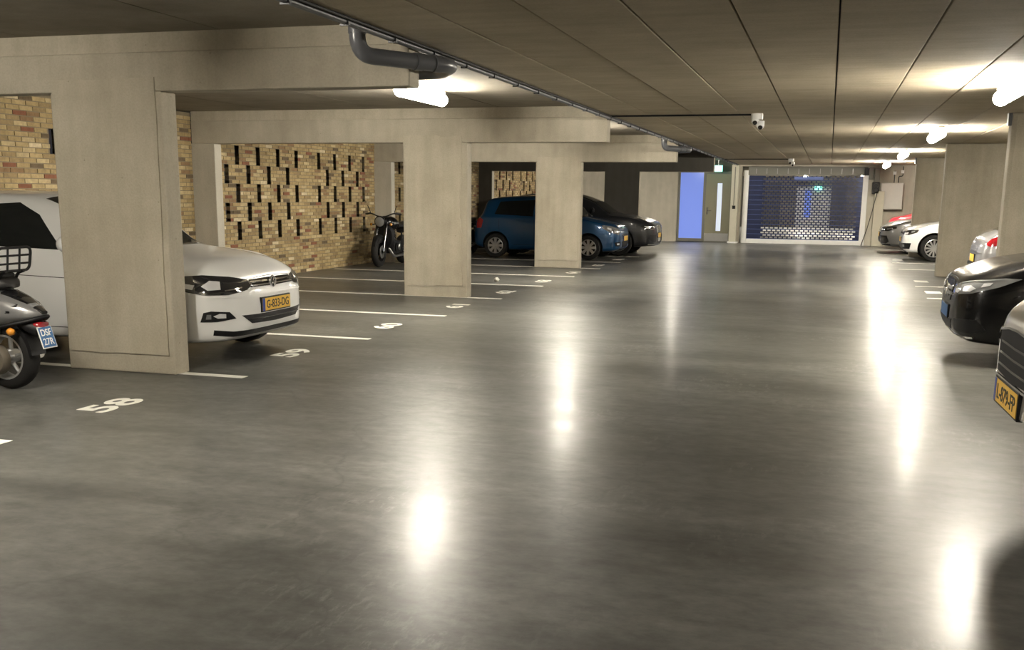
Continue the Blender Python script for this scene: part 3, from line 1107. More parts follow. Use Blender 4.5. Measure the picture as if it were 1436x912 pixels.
    def seams(s, lines, w=.006):
        for a, b in lines:
            dx, dz = b[0] - a[0], b[1] - a[1]
            l = math.hypot(dx, dz)
            nx, nz = -dz / l * w / 2, dx / l * w / 2
            s.pair('panel_gap', 'right', [(a[0] + nx, a[1] + nz), (b[0] + nx, b[1] + nz), (b[0] - nx, b[1] - nz), (a[0] - nx, a[1] - nz)], M['black'], .0015, .08)

    def strip(s, name, kind, pts, w, mat, off=.008, parent=None):
        """a narrow band following pts in patch coordinates"""
        P = [Vector((u * (math.radians(1) * .9 if kind in ('front', 'rear') else 1), v)) for u, v in pts]
        A, B = [], []
        for i, p in enumerate(P):
            t = (P[min(i + 1, len(P) - 1)] - P[max(i - 1, 0)]).normalized()
            nn = Vector((-t.y, t.x)) * w / 2
            A.append(p + nn)
            B.append(p - nn)
        k = 1 / (math.radians(1) * .9) if kind in ('front', 'rear') else 1
        return s.patch(name, kind, [(p.x * k, p.y) for p in A + B[::-1]], mat, off, parent, .05)


def hatch(L=4.07, hw=.88, H=1.48, zn=.78, zc=1.0, xc=1.05, xr=2.0, belt=.95, beltr=1.02, zg=.18, xt=3.55, blunt=1.0, tail=.0, round_=False):
    b = blunt
    nose = [(0, .34 * hw), (.015, .46 * hw), (.04, .58 * hw), (.09, .705 * hw), (.17, .82 * hw), (.28, .90 * hw), (.42, .95 * hw), (.65, .985 * hw)] if round_ else [(0, .50 * b * hw), (.015, .64 * b * hw), (.05, .75 * b * hw), (.11, .83 * b * hw), (.2, .895 * hw), (.36, .945 * hw), (.6, .98 * hw)]
    return dict(L=L, hw=hw,
                zb=[(0, .36), (.02, .30), (.06, .25), (.18, zg + .02), (.6, zg), (L - .7, zg), (L - .15, zg + .06), (L - .03, .32), (L, .42)],
                w=nose + [(1.1, hw), (L - 1.1, hw), (L - .5, .965 * hw), (L - .2, .90 * hw), (L - .05, .78 * hw), (L, .60 * hw)],
                zsh=[(0, .50), (.04, zn - .12), (.12, zn - .06), (.3, zn + .01), (.7, zc - .09), (xc, zc - .055), (xc + .5, belt), (L - 1.0, beltr), (L - .35, beltr - .02), (L - .1, .86), (L, .55)],
                zt=[(0, .54), (.015, zn - .14), (.04, zn - .06), (.09, zn), (.2, zn + .055), (.45, zn + .6 * (zc - zn)), (xc - .05, zc), (xc + .08, zc + .035), (xc + .5 * (xr - xc), zc + .62 * (H - zc)), (xr - .12, H - .055), (xr + .15, H - .012), (xr + .6, H), (xt - .25, H - .045), (xt, H - .10), (xt + .5 * (L - .1 - xt), 1.12 + tail), (L - .08, .92), (L - .02, .78), (L, .60)],
                wt=[(0, .74), (.1, .78), (.5, .80), (xc, .84), (xc + .3, .80), (xr, .70), (L - 1.2, .68), (xt, .69), (L - .1, .80), (L, .76)],
                drop=[(0, .02), (xc, .05), (xr, .075), (xt, .08), (L, .03)])


# ------------------------------------------------ white hatchback by the first column
K = hatch(L=4.10, hw=.89, H=1.50, zn=.77, zc=1.0, xc=1.16, xr=2.05, round_=True)
polo = Car('hatchback_car', 'white hatchback with black grille and yellow plate G-833-DG behind the wide column', 'car', (-4.84, 8.53, 0), PI, M['paint_white'], K, (.80, 3.38), .315)
polo.glazing([[(1.62, .98), (2.45, 1.0), (2.45, 1.37), (2.2, 1.385), (1.95, 1.28)], [(2.52, 1.0), (3.35, 1.05), (3.30, 1.28), (3.05, 1.36), (2.52, 1.375)]], 1.16, 1.98, [(-30, 1.02), (30, 1.02), (24, 1.32), (-24, 1.32)], .70)
polo.seams([((1.55, .30), (1.55, .92)), ((2.48, .30), (2.48, .98)), ((1.55, .30), (3.0, .30)), ((.62, .72), (1.5, .80)), ((1.55, .74), (3.3, .78))])
HL = [(21, .700), (26, .655), (38, .622), (50, .625), (62, .665), (66, .74), (62, .785), (50, .79), (36, .770), (25, .738)]
polo.pair('headlamp', 'front', HL, M['lens'], .007, sub=[
    ('reflector', [(42, .67), (48, .665), (51, .70), (47, .745), (42, .735)], M['reflector'], .010),
    ('reflector', [(55, .672), (61, .69), (61, .73), (54, .71)], M['reflector'], .010),
    ('reflector', [(30, .672), (40, .655), (40, .664), (30, .682)], M['chrome'], .010)])
polo.patch('grille', 'front', [(-23, .735), (-23, .670), (0, .665), (23, .670), (23, .735), (0, .738)], M['black_gloss'], .006)
for z in (.685, .715):
    polo.strip('grille_bar', 'front', [(-23, z), (-12, z - .003), (0, z - .004), (12, z - .003), (23, z)], .010, M['chrome'], .012)
polo.patch('lower_intake', 'front', [(-31, .435), (-24, .355), (0, .345), (24, .355), (31, .435), (12, .43), (-12, .43)], M['black'], .005)
polo.strip('intake_bar', 'front', [(-27, .395), (0, .388), (27, .395)], .010, M['black_gloss'], .014)
polo.strip('lower_intake', 'front', [(-46, .300), (-36, .278), (-18, .275), (0, .275), (18, .275), (36, .278), (46, .300)], .046, M['black'], .005)
polo.pair('fog_lamp', 'front', [(34.5, .415), (38, .475), (47, .488), (50.5, .475), (52, .395), (44, .395)], M['black'], .006, sub=[('reflector', [(40, .425), (44, .425), (46, .445), (43, .465), (40, .46)], M['reflector'], .010), ('bulb_trim', [(47, .42), (49.5, .42), (49, .46), (47, .46)], M['lens_clear'], .010)])
polo.strip('bumper_crease', 'front', [(-50, .600), (-25, .60), (0, .60), (25, .60), (50, .60)], .006, M['paint_white'], .008)
polo.strip('hood_gap', 'front', [(-24, .745), (-10, .752), (0, .754), (10, .752), (24, .745)], .006, M['black'], .003)
pl = polo.plate(.505, M['plate_yellow'], 'G-833-DG', w=.50)
# round badge: ring with a V over a W
ex_ = polo.surf_x(0, .70) - .012
bd = MB().lathe([(.040, .004), (.043, .012), (.052, .012), (.055, 0), (.040, 0)], (ex_, 0, .70), (-1, 0, 0), 28).build('badge', M['chrome'], polo.root, smooth=40)
MB().lathe([(0, .003), (.042, .003), (.042, 0)], (ex_, 0, .70), (-1, 0, 0), 28).build('badge_disc', M['black_gloss'], bd, smooth=40)
st = MB()
for a, b in (((-.018, .036), (0, .004)), ((0, .004), (.018, .036)), ((-.036, .016), (-.018, -.034)), ((-.018, -.034), (0, -.004)), ((0, -.004), (.018, -.034)), ((.018, -.034), (.036, .016))):
    st.tube([(ex_ - .008, -a[0], .70 + a[1]), (ex_ - .008, -b[0], .70 + b[1])], .0035, 6)
st.build('badge_letters', M['chrome'], bd)
polo.wheels(5)
polo.mirrors(1.52, 1.02, far=.30)
for sg in (1, -1):
    MB().box(2.25, 2.42, sg * .885 - .012, sg * .885 + .012, .79, .815).build('door_handle', M['paint_white'], polo.root, bevel=.008)

# ------------------------------------------------ black taxi on the right
K = hatch(L=4.36, hw=.90, H=1.55, zn=.80, zc=1.04, xc=1.05, xr=2.05, belt=1.0, beltr=1.08, blunt=1.0)
mb_ = Car('hatchback_car', 'black car with blue plate and big clear headlamps beside the tall column', 'car', (1.17, 11.0, 0), 0, M['paint_black'], K, (.88, 3.58), .32)
mb_.glazing([[(1.62, 1.03), (2.5, 1.05), (2.5, 1.42), (2.2, 1.43), (1.95, 1.32)], [(2.57, 1.05), (3.5, 1.1), (3.4, 1.35), (2.57, 1.42)]], 1.12, 2.0, [(-30, 1.08), (30, 1.08), (24, 1.36), (-24, 1.36)], .70)
mb_.pair('headlamp', 'front', [(24, .655), (30, .635), (44, .665), (56, .735), (66, .815), (58, .815), (44, .780), (28, .720)], M['lens_clear'], .007, sub=[
    ('reflector', [(30, .66), (34, .655), (37, .68), (34, .70), (30, .69)], M['reflector'], .011),
    ('reflector', [(39, .68), (43, .68), (46, .71), (43, .735), (39, .72)], M['reflector'], .011),
    ('reflector', [(48, .725), (52, .745), (53, .77), (49, .76)], M['reflector'], .011),
    ('light_strip', [(24, .715), (40, .77), (58, .808), (58, .800), (40, .757), (24, .702)], M['lens_clear'], .011)])
mb_.patch('grille', 'front', [(-20, .72), (-16, .56), (0, .545), (16, .56), (20, .72), (12, .75), (0, .755), (-12, .75)], M['black_gloss'], .006)
for z in (.625, .675):
    mb_.strip('grille_bar', 'front', [(-18, z), (0, z - .006), (18, z)], .026, M['steel'], .016)
xs_ = mb_.surf_x(0, .655) - .024
bd = MB().lathe([(.062, 0), (.064, .008), (.074, .008), (.077, 0)], (xs_, 0, .655), (-1, 0, 0), 28).build('badge', M['chrome'], mb_.root, smooth=40)
st = MB()
for k in range(3):
    a = PI / 2 + k * 2 * PI / 3
    st.tube([(xs_ - .005, 0, .655), (xs_ - .005, .065 * c_(a), .655 + .065 * s_(a))], [.011, .003], 6)
st.build('badge_star', M['chrome'], bd)
mb_.patch('lower_intake', 'front', [(-28, .40), (-24, .30), (0, .29), (24, .30), (28, .40), (0, .385)], M['black'], .004)
mb_.pair('side_intake', 'front', [(33, .42), (34, .32), (46, .30), (52, .34), (48, .43)], M['black'], .004)
mb_.strip('lip', 'front', [(-46, .262), (-25, .25), (0, .25), (25, .25), (46, .262)], .018, M['chrome'], .008)
mb_.strip('hood_gap', 'front', [(-22, .762), (0, .775), (22, .762)], .007, M['arch'], .002)
mb_.plate(.45, M['plate_blue'], None, band=False)
mb_.wheels(5)
mb_.mirrors(1.5, 1.08)

# ------------------------------------------------ warm grey car at the right edge
K = hatch(L=4.6, hw=.93, H=1.58, zn=.985, zc=1.12, xc=1.15, xr=2.1, belt=1.02, beltr=1.08, zg=.22, round_=True)
K['zb'] = [(0, .52), (.03, .50), (.10, .475), (.28, .44), (.55, .30), (.8, .22), (3.9, .22), (4.4, .30), (4.6, .42)]
K['zt'][1:4] = [(.012, .86), (.03, .93), (.07, .975)]
K['zsh'][0:3] = [(0, .56), (.03, .84), (.1, .90)]
near = Car('estate_car', 'warm grey car with dark barred grille and yellow plate L-879-FP', 'car', (.885, 5.36, 0), math.radians(2.0), M['paint_beige'], K, (.92, 3.72), .34)
near.glazing([[(1.75, 1.05), (2.6, 1.08), (2.6, 1.45), (2.35, 1.46), (2.05, 1.34)], [(2.67, 1.08), (3.6, 1.12), (3.5, 1.38), (2.67, 1.45)]], 1.22, 2.05, None, .72)
near.patch('grille', 'front', [(-24, .86), (-21, .66), (0, .645), (21, .66), (24, .86), (12, .885), (0, .89), (-12, .885)], M['arch'], .006)
for z in (.70, .755, .81):
    near.strip('grille_bar', 'front', [(-20, z), (0, z - .004), (20, z)], .012, M['black_gloss'], .009)
near.strip('grille_rim', 'front', [(-24, .86), (-12, .886), (0, .892), (12, .886), (24, .86)], .012, M['chrome'], .012)
near.pair('headlamp', 'front', [(28, .80), (34, .75), (48, .76), (62, .83), (60, .88), (44, .865), (30, .85)], M['lens'], .007, sub=[('reflector', [(36, .78), (44, .78), (44, .82), (36, .82)], M['reflector'], .011), ('light_strip', [(30, .835), (45, .85), (60, .868), (60, .860), (45, .842), (30, .827)], M['lens_clear'], .011)])
near.plate(.575, M['plate_yellow'], 'L-879-FP')
near.strip('plate_ledge', 'front', [(-22, .645), (0, .642), (22, .645)], .012, M['chrome'], .016)
near.wheels(5)
near.mirrors(1.62, 1.12)

# ------------------------------------------------ blue small car behind the third column
K = hatch(L=3.70, hw=.83, H=1.50, zn=.80, zc=1.0, xc=.85, xr=1.65, belt=.95, beltr=1.02, xt=3.35)
blue = Car('hatchback_car', 'metallic blue small hatchback behind the third concrete column', 'car', (-4.70, 25.22, 0), PI, M['paint_blue'], K, (.74, 3.06), .29)
blue.glazing([[(1.25, .98), (2.05, 1.0), (2.05, 1.38), (1.75, 1.39), (1.45, 1.25)], [(2.12, 1.0), (3.1, 1.04), (3.0, 1.34), (2.12, 1.39)]], .92, 1.62, [(-32, 1.0), (32, 1.0), (28, 1.34), (-28, 1.34)], .66)
blue.seams([((1.22, .32), (1.22, .93)), ((2.09, .32), (2.09, .97)), ((2.95, .55), (3.0, 1.0)), ((1.22, .32), (2.6, .32))])
blue.pair('headlamp', 'front', [(30, .66), (36, .60), (48, .655), (58, .755), (58, .82), (46, .80), (34, .735)], M['lens_clear'], .008, sub=[('reflector', [(36, .64), (42, .65), (43, .70), (37, .69)], M['reflector'], .012), ('reflector', [(46, .69), (51, .73), (51, .77), (46, .75)], M['reflector'], .012)])
blue.patch('grille', 'front', [(-20, .60), (-18, .56), (18, .56), (20, .60), (0, .61)], M['black'], .006)
blue.patch('lower_intake', 'front', [(-24, .43), (-18, .30), (18, .30), (24, .43)], M['black'], .006)
blue.pair('fog_lamp', 'front', [(30, .44), (32, .33), (40, .33), (42, .42)], M['black'], .006, sub=[('reflector', [(34, .36), (38, .36), (38, .40), (34, .40)], M['reflector'], .011)])
blue.plate(.50, M['plate_yellow'], None)
blue.pair('tail_lamp', 'rear', [(43, .70), (50, .71), (52, .90), (47, .95), (42, .93)], M['red_lens'], .008)
blue.wheels(8)
blue.mirrors(1.15, 1.0)
for sg in (1, -1):
    MB().box(1.85, 2.0, sg * .83 - .012, sg * .83 + .014, .80, .825).build('door_handle', M['chrome'], blue.root, bevel=.008)

# ------------------------------------------------ dark sport utility car
K = hatch(L=4.40, hw=.92, H=1.58, zn=.85, zc=1.06, xc=1.10, xr=2.15, belt=1.02, beltr=1.10, zg=.22, xt=3.75)
suv = Car('suv_car', 'anthracite sport utility car parked beyond the blue car', 'car', (-4.22, 27.42, 0), PI, M['paint_anthracite'], K, (.90, 3.50), .345)
suv.glazing([[(1.72, 1.05), (2.55, 1.08), (2.55, 1.44), (2.3, 1.45), (2.02, 1.33)], [(2.62, 1.08), (3.6, 1.12), (3.45, 1.36), (2.62, 1.44)]], 1.18, 2.1, [(-30, 1.1), (30, 1.1), (24, 1.38), (-24, 1.38)], .72)
suv.pair('headlamp', 'front', [(27, .70), (36, .66), (52, .69), (58, .76), (50, .785), (30, .765)], M['lens'], .007, sub=[('light_strip', [(30, .745), (52, .762), (52, .750), (30, .733)], M['reflector'], .011), ('reflector', [(44, .70), (50, .705), (50, .74), (44, .735)], M['reflector'], .011), ('light_strip', [(30, .69), (44, .68), (44, .69), (30, .70)], M['chrome'], .011)])
suv.patch('grille', 'front', [(-18, .76), (-18, .56), (-12, .36), (12, .36), (18, .56), (18, .76), (0, .77)], M['black_gloss'], .007)
suv.strip('grille_rim', 'front', [(-18, .76), (-18.5, .56), (-12, .355), (0, .352), (12, .355), (18.5, .56), (18, .76), (0, .772)], .012, M['steel'], .012)
suv.pair('side_intake', 'front', [(26, .54), (26, .36), (40, .36), (46, .44), (44, .54)], M['black'], .006)
suv.plate(.52, M['plate_yellow'], None)
suv.strip('lip', 'front', [(-46, .30), (0, .285), (46, .30)], .02, M['steel'], .008)
suv.wheels(5)
suv.mirrors(1.6, 1.12)

# ------------------------------------------------ white hatchback with spoked wheels, right row
K = hatch(L=3.97, hw=.86, H=1.47, zn=.76, zc=1.0, xc=1.0, xr=1.95)
w6 = Car('hatchback_car', 'silver white hatchback with many-spoked wheels by the broad column', 'car', (1.80, 28.45, 0), 0, M['paint_white'], K, (.74, 3.21), .325)
w6.glazing([[(1.5, .98), (2.3, 1.0), (2.3, 1.36), (2.05, 1.37), (1.8, 1.27)], [(2.37, 1.0), (3.2, 1.05), (3.1, 1.3), (2.37, 1.36)]], 1.06, 1.9, None, .68)
w6.pair('headlamp', 'front', [(22, .685), (30, .635), (44, .635), (54, .70), (56, .765), (42, .755), (28, .73)], M['lens'], .007, sub=[('reflector', [(34, .655), (42, .655), (43, .70), (35, .70)], M['reflector'], .011), ('reflector', [(47, .69), (51, .71), (51, .745), (46, .735)], M['lens_clear'], .011)])
w6.patch('grille', 'front', [(-20, .70), (-20, .655), (20, .655), (20, .70)], M['black_gloss'], .006)
w6.patch('lower_intake', 'front', [(-48, .44), (-46, .30), (-20, .285), (20, .285), (46, .30), (48, .44), (0, .43)], M['black'], .006)
w6.pair('fog_lamp', 'front', [(32, .345), (38, .345), (38, .40), (32, .40)], M['lens_clear'], .011)
w6.plate(.52, M['plate_yellow'], None)
w6.wheels(12)
w6.mirrors(1.42, 1.02)

# ------------------------------------------------ grey hatchback in front of the cabinet
K = hatch(L=4.26, hw=.90, H=1.46, zn=.77, zc=1.0, xc=1.1, xr=2.05)
golf = Car('hatchback_car', 'grey hatchback with black honeycomb side intakes below the wall cabinet', 'car', (1.44, 32.0, 0), 0, M['paint_grey'], K, (.88, 3.51), .325)
golf.glazing([[(1.65, .98), (2.5, 1.0), (2.5, 1.35), (2.2, 1.36), (1.95, 1.25)], [(2.57, 1.0), (3.45, 1.05), (3.35, 1.28), (2.57, 1.35)]], 1.16, 2.0, None, .70)
golf.pair('headlamp', 'front', [(24, .66), (34, .615), (48, .625), (60, .70), (60, .755), (44, .755), (28, .72)], M['lens'], .007, sub=[('reflector', [(33, .645), (38, .64), (38, .68), (33, .69)], M['reflector'], .011), ('reflector', [(46, .66), (54, .69), (54, .72), (46, .70)], M['lens_clear'], .011)])
golf.patch('grille', 'front', [(-24, .70), (-24, .65), (24, .65), (24, .70)], M['black_gloss'], .006)
golf.patch('lower_intake', 'front', [(-26, .46), (-24, .30), (24, .30), (26, .46)], M['black'], .006)
golf.pair('side_intake', 'front', [(28, .50), (30, .28), (46, .28), (50, .34), (47, .50)], M['black_gloss'], .007, sub=[('intake_mesh', [(31, .44), (32, .36), (42, .36), (43, .44)], M['lens'], .012)])
golf.plate(.52, M['plate_yellow'], None)
golf.strip('lip', 'front', [(-52, .25), (0, .235), (52, .25)], .03, M['black'], .008)
golf.wheels(5)
golf.mirrors(1.58, 1.02)

# ------------------------------------------------ red car, mostly hidden
K = hatch(L=3.7, hw=.82, H=1.56, zn=.93, zc=1.11, xc=.78, xr=1.5, belt=1.04, beltr=1.08)
red = Car('hatchback_car', 'red car showing its bonnet and windscreen above the grey hatchback', 'car', (1.74, 34.3, 0), 0, M['paint_red'], K, (.74, 3.15), .29)
red.glazing([[(1.25, 1.08), (2.0, 1.10), (2.0, 1.44), (1.7, 1.44), (1.5, 1.36)], [(2.07, 1.10), (3.0, 1.12), (2.9, 1.38), (2.07, 1.44)]], .83, 1.46, None, .66)
red.pair('headlamp', 'front', [(26, .66), (36, .62), (50, .68), (56, .76), (40, .76)], M['lens_clear'], .007)
red.patch('grille', 'front', [(-20, .58), (-18, .38), (18, .38), (20, .58)], M['black'], .006)
red.wheels(6)
red.mirrors(1.12, 1.12)

# ------------------------------------------------ silver car standing tail to the aisle
K = hatch(L=4.1, hw=.88, H=1.48, zn=.78, zc=1.0, xc=1.05, xr=1.9, beltr=1.03, xt=3.25)
sil = Car('hatchback_car', 'silver hatchback with its red tail lamps and yellow plate to the aisle', 'car', (6.36, 18.2, 0), PI, M['paint_silver'], K, (.8, 3.35), .31)
sil.glazing([[(1.62, .98), (2.35, 1.0), (2.35, 1.36), (2.1, 1.37), (1.9, 1.28)], [(2.42, 1.0), (3.2, 1.05), (3.05, 1.3), (2.42, 1.36)]], 1.12, 1.85, [(-34, 1.04), (34, 1.04), (26, 1.34), (-26, 1.34)], .68)
sil.pair('tail_lamp', 'rear', [(40, .83), (46, .80), (58, .87), (61, .97), (53, .99), (45, .92)], M['red_lens'], .010)
sil.plate(.60, M['plate_yellow'], None, rear=True)
sil.strip('bumper_trim', 'rear', [(-50, .50), (0, .50), (50, .50)], .05, M['black'], .008)
sil.strip('bumper_crease', 'rear', [(-48, .70), (0, .72), (48, .70)], .014, M['paint_silver'], .014)
sil.wheels(6)
sil.mirrors(1.5, 1.02)


# ============================================================ SCOOTER AND MOTORCYCLES
def sec_loft(stations, n=20, power=2.4):
    """stations: (x, yc, z0, z1, halfwidth) -> rings of superellipse sections"""
    rings = []
    for (x, z0, z1, w) in stations:
        ring = []
        zc, hz = (z0 + z1) / 2, (z1 - z0) / 2
        for k in range(n):
            a = 2 * PI * k / n
            ca, sa = c_(a), s_(a)
            ring.append((x, w * math.copysign(abs(ca) ** (2 / power), ca), zc + hz * math.copysign(abs(sa) ** (2 / power), sa)))
        rings.append(ring)
    return rings


def smooth_st(keys, n):
    f = [pchip([(k[0], k[i]) for k in keys]) for i in range(1, len(keys[0]))]
    x0, x1 = keys[0][0], keys[-1][0]
    return [(x0 + (x1 - x0) * i / n, *[g(x0 + (x1 - x0) * i / n) for g in f]) for i in range(n + 1)]


def bike_wheel(root, x, r, w, style='spoke', y=0, mat=None):
    ri = r * .68
    ty = MB().lathe([(ri, -w / 2), (r * .86, -w / 2 - .004), (r * .96, -w * .36), (r, -w * .12), (r, w * .12), (r * .96, w * .36), (r * .86, w / 2 + .004), (ri, w / 2)], (0, 0, 0), (0, 1, 0), 36).build('tyre', M['rubber'], root, smooth=50)
    ty.location = (x, y, r)
    rm = MB().lathe([(ri + .004, -w / 2), (ri - .012, -w / 2 - .002), (ri - .02, -w * .3), (ri - .02, w * .3), (ri - .012, w / 2 + .002), (ri + .004, w / 2)], (0, 0, 0), (0, 1, 0), 32)
    rm.lathe([(0, -w * .55), (ri * .3, -w * .5), (ri * .34, 0), (ri * .3, w * .5), (0, w * .55)], (0, 0, 0), (0, 1, 0), 20)
    for k in range(5):
        a = 2 * PI * k / 5
        rm.tube([(ri * .25 * c_(a), 0, ri * .25 * s_(a)), (ri * .97 * c_(a + .25), 0, ri * .97 * s_(a + .25))], .016, 6)
    rm.build('rim', mat or M['alloy'], ty, smooth=40)
    return ty


sc = empty('scooter', (-5.97, 6.40, 0), 0, 'silver and black scooter with blue plate DSF 27R and rear rack', 'scooter')
rw = bike_wheel(sc, .05, .25, .12)
bike_wheel(sc, -1.29, .225, .11)
# rear cowl
st = smooth_st([(-.62, .34, .70, .10), (-.50, .31, .74, .15), (-.30, .36, .775, .19), (-.05, .44, .78, .20), (.12, .485, .745, .185), (.25, .515, .695, .14), (.34, .545, .64, .085), (.395, .575, .605, .03)], 26)
MB().loft(sec_loft(st)).build('rear_cowl', M['paint_grey'], sc, smooth=50)
for sg in (1, -1):
    # black vents and trim lines on the flank
    def flank(poly, off=.004):
        f = [pchip([(k[0], k[i]) for k in st]) for i in (1, 2, 3)]
        v = []
        for (x, z) in poly:
            z0, z1, w = f[0](x), f[1](x), f[2](x)
            t = max(-.98, min(.98, (z - (z0 + z1) / 2) / ((z1 - z0) / 2)))
            v.append((x, sg * (w * (1 - abs(t) ** 2.4) ** (1 / 2.4) + off), z))
        return v
    for nm, up_, lo, m in (('vent_trim', [(.26, .665), (.12, .700), (-.05, .715), (-.22, .70)], [(.26, .645), (.12, .665), (-.05, .68), (-.22, .665)], M['black']),
                           ('side_trim', [(.22, .615), (.05, .635), (-.12, .625), (-.30, .60)], [(.22, .600), (.05, .600), (-.12, .585), (-.30, .555)], M['black_gloss'])):
        a = flank([p for p in up_])
        b = flank([p for p in lo])
        n_ = len(a)
        MB().add(a + b, [(i, i + 1, n_ + i + 1, n_ + i) for i in range(n_ - 1)]).build(nm, m, sc, smooth=60)
tl = MB().loft(sec_loft(smooth_st([(.10, .715, .760, .10), (.22, .672, .716, .085), (.32, .612, .660, .055), (.40, .585, .612, .03)], 10))).build('tail_cover', M['black_gloss'], sc, smooth=50)
MB().loft(sec_loft(smooth_st([(.26, .655, .69, .07), (.34, .61, .652, .05)], 4))).build('tail_lens', M['lens_clear'], tl, smooth=50)
MB().tube([(-.55, .19, .47), (-.1, .215, .475), (.15, .20, .50), (.30, .12, .535), (.41, .02, .57), (.41, -.02, .57), (.30, -.12, .535), (.15, -.20, .50), (-.1, -.215, .475), (-.55, -.19, .47)], .014, 8).build('bumper_trim', M['black'], sc, smooth=50)
# seat
MB().loft(sec_loft(smooth_st([(-.68, .72, .80, .09), (-.5, .74, .86, .14), (-.2, .76, .865, .16), (0, .765, .88, .15), (.10, .765, .855, .11), (.15, .775, .81, .05)], 16))).build('seat', M['leather'], sc, smooth=50)
# folded rear rack
lo = rounded([(.14, -.17, .90), (.17, -.17, 1.075), (.17, .17, 1.075), (.14, .17, .90)], .05, 5, True)
rk = MB().tube(lo, .011, 8, closed=True).build('rear_rack', M['black'], sc, smooth=50)
for z in (.955, 1.015):
    MB().tube([(.15, -.165, z), (.15, .165, z)], .008, 8).build('rack_bar', M['black'], rk, smooth=50)
for y in (-.06, .06):
    MB().tube([(.145, y, .90), (.165, y, 1.07)], .008, 8).build('rack_bar', M['black'], rk, smooth=50)
MB().tube(rounded([(.16, -.09, .90), (.10, -.09, .88), (.06, -.07, .76)], .03), .012, 8).build('rack_stay', M['black'], rk, smooth=50)
MB().tube(rounded([(.16, .09, .90), (.10, .09, .88), (.06, .07, .76)], .03), .012, 8).build('rack_stay', M['black'], rk, smooth=50)
MB().box(-.06, .10, -.07, .07, .845, .885).build('rack_mount', M['black'], rk, bevel=.015)
# rear mudguard, plate, lamps
mg = []
for k in range(9):
    a = math.radians(100 - k * 12)
    rr_ = .275
    mg.append([(rr_ * c_(a) + .015, y, .255 + rr_ * s_(a)) for y in (-.075, -.04, .04, .075)] + [((rr_ + .03) * c_(a) + .015, y, .255 + (rr_ + .03) * s_(a)) for y in (.075, .04, -.04, -.075)])
MB().loft(mg).build('mudguard', M['black'], sc, smooth=50)
MB().loft(sec_loft([(.24, .48, .56, .11), (.31, .43, .55, .10), (.37, .40, .53, .07)])).build('tail_panel', M['black'], sc, smooth=50)
tlamp = MB().loft(sec_loft([(.33, .475, .535, .075), (.375, .485, .53, .065), (.385, .49, .525, .05)])).build('tail_lamp', M['red_lens'], sc, smooth=50)
pf = MB().box(-.075, .075, -.085, .085, -.006, 0).build('number_plate', M['white'], sc, bevel=.004)
Xp = Vector((0, 1, 0))
Yp = Vector((-.30, 0, .954))
pf.matrix_local = axes(Xp, Yp, (.405, 0, .415))
MB().box(-.067, .067, -.077, .077, 0, .002).build('plate_sheet', M['plate_blue'], pf)
for tx, yy in (('DSF', .036), ('27R', -.034)):
    t = link('plate_lettering', text_mesh(tx, .105, .052, M['white'], .008), pf)
    t.location = (0, yy, .003)
    t['label'] = 'white registration lettering ' + tx
for sg in (1, -1):
    sk = MB().tube([(.22, sg * .09, .47), (.22, sg * .15, .465)], .012, 8).build('indicator', M['black'], sc, smooth=50)
    MB().lathe([(0, -.03), (.02, -.026), (.032, 0), (.02, .024), (0, .03)], (.225, sg * .165, .465), (1, 0, 0), 16).build('indicator_lens', M['amber'], sk, smooth=60)
# engine, shock, exhaust
en = MB()
en.box(-.30, .02, -.13, -.06, .17, .33)
en.lathe([(0, 0), (.105, .005), (.12, .03), (.12, .07), (0, .075)], (.0, -.14, .235), (0, 1, 0), 20)
for k in range(6):
    en.box(-.36 + k * .022, -.348 + k * .022, -.14, .10, .20, .36)
en.build('engine', M['engine'], sc, smooth=40)
MB().lathe([(0, 0), (.045, .004), (.055, .02), (.05, .035), (0, .036)], (0, -.17, .235), (0, 1, 0), 16).build('hub_cover', M['steel'], sc, smooth=40)
MB().tube([(-.45, .15, .18), (-.2, .17, .19), (.18, .17, .27)], [.03, .055, .05], 14).build('exhaust', M['steel'], sc, smooth=40)
MB().tube([(.03, -.13, .25), (.06, -.11, .56)], .025, 10).build('shock_absorber', M['steel'], sc, smooth=40)
# front part
MB().box(-1.02, -.55, -.17, .17, .26, .31).build('footboard', M['black'], sc, bevel=.02)
sh = [[(-1.02, y, .26) for y in (-.17, -.06, .06, .17)] + [(-1.05, y, .26) for y in (.17, .06, -.06, -.17)]]
for z, w, dx in ((.45, .21, -.04), (.65, .215, -.07), (.82, .17, -.10), (.92, .09, -.12)):
    sh.append([(-1.02 + dx - .05 * (1 - abs(t)), w * t, z) for t in (-1, -.35, .35, 1)] + [(-1.06 + dx - .05 * (1 - abs(t)), w * t, z) for t in (1, .35, -.35, -1)])
MB().loft(sh).build('leg_shield', M['paint_grey'], sc, smooth=50)
MB().tube([(-1.29, -.075, .225), (-1.20, -.05, .50), (-1.12, 0, .95)], .025, 10).build('fork', M['steel'], sc, smooth=40)
MB().loft(sec_loft([(-1.50, .36, .44, .05), (-1.38, .40, .50, .085), (-1.22, .41, .52, .09), (-1.10, .36, .46, .07)])).build('front_mudguard', M['paint_grey'], sc, smooth=50)
hb = MB().tube(rounded([(-1.0, -.34, 1.03), (-1.10, -.18, 1.04), (-1.13, 0, 1.02), (-1.10, .18, 1.04), (-1.0, .34, 1.03)], .06), .014, 8).build('handlebar', M['black'], sc, smooth=50)
MB().lathe([(0, -.09), (.06, -.08), (.085, -.02), (.08, .05), (0, .09)], (-1.14, 0, 1.02), (1, 0, .2), 18).build('headlamp', M['paint_silver'], sc, smooth=60)
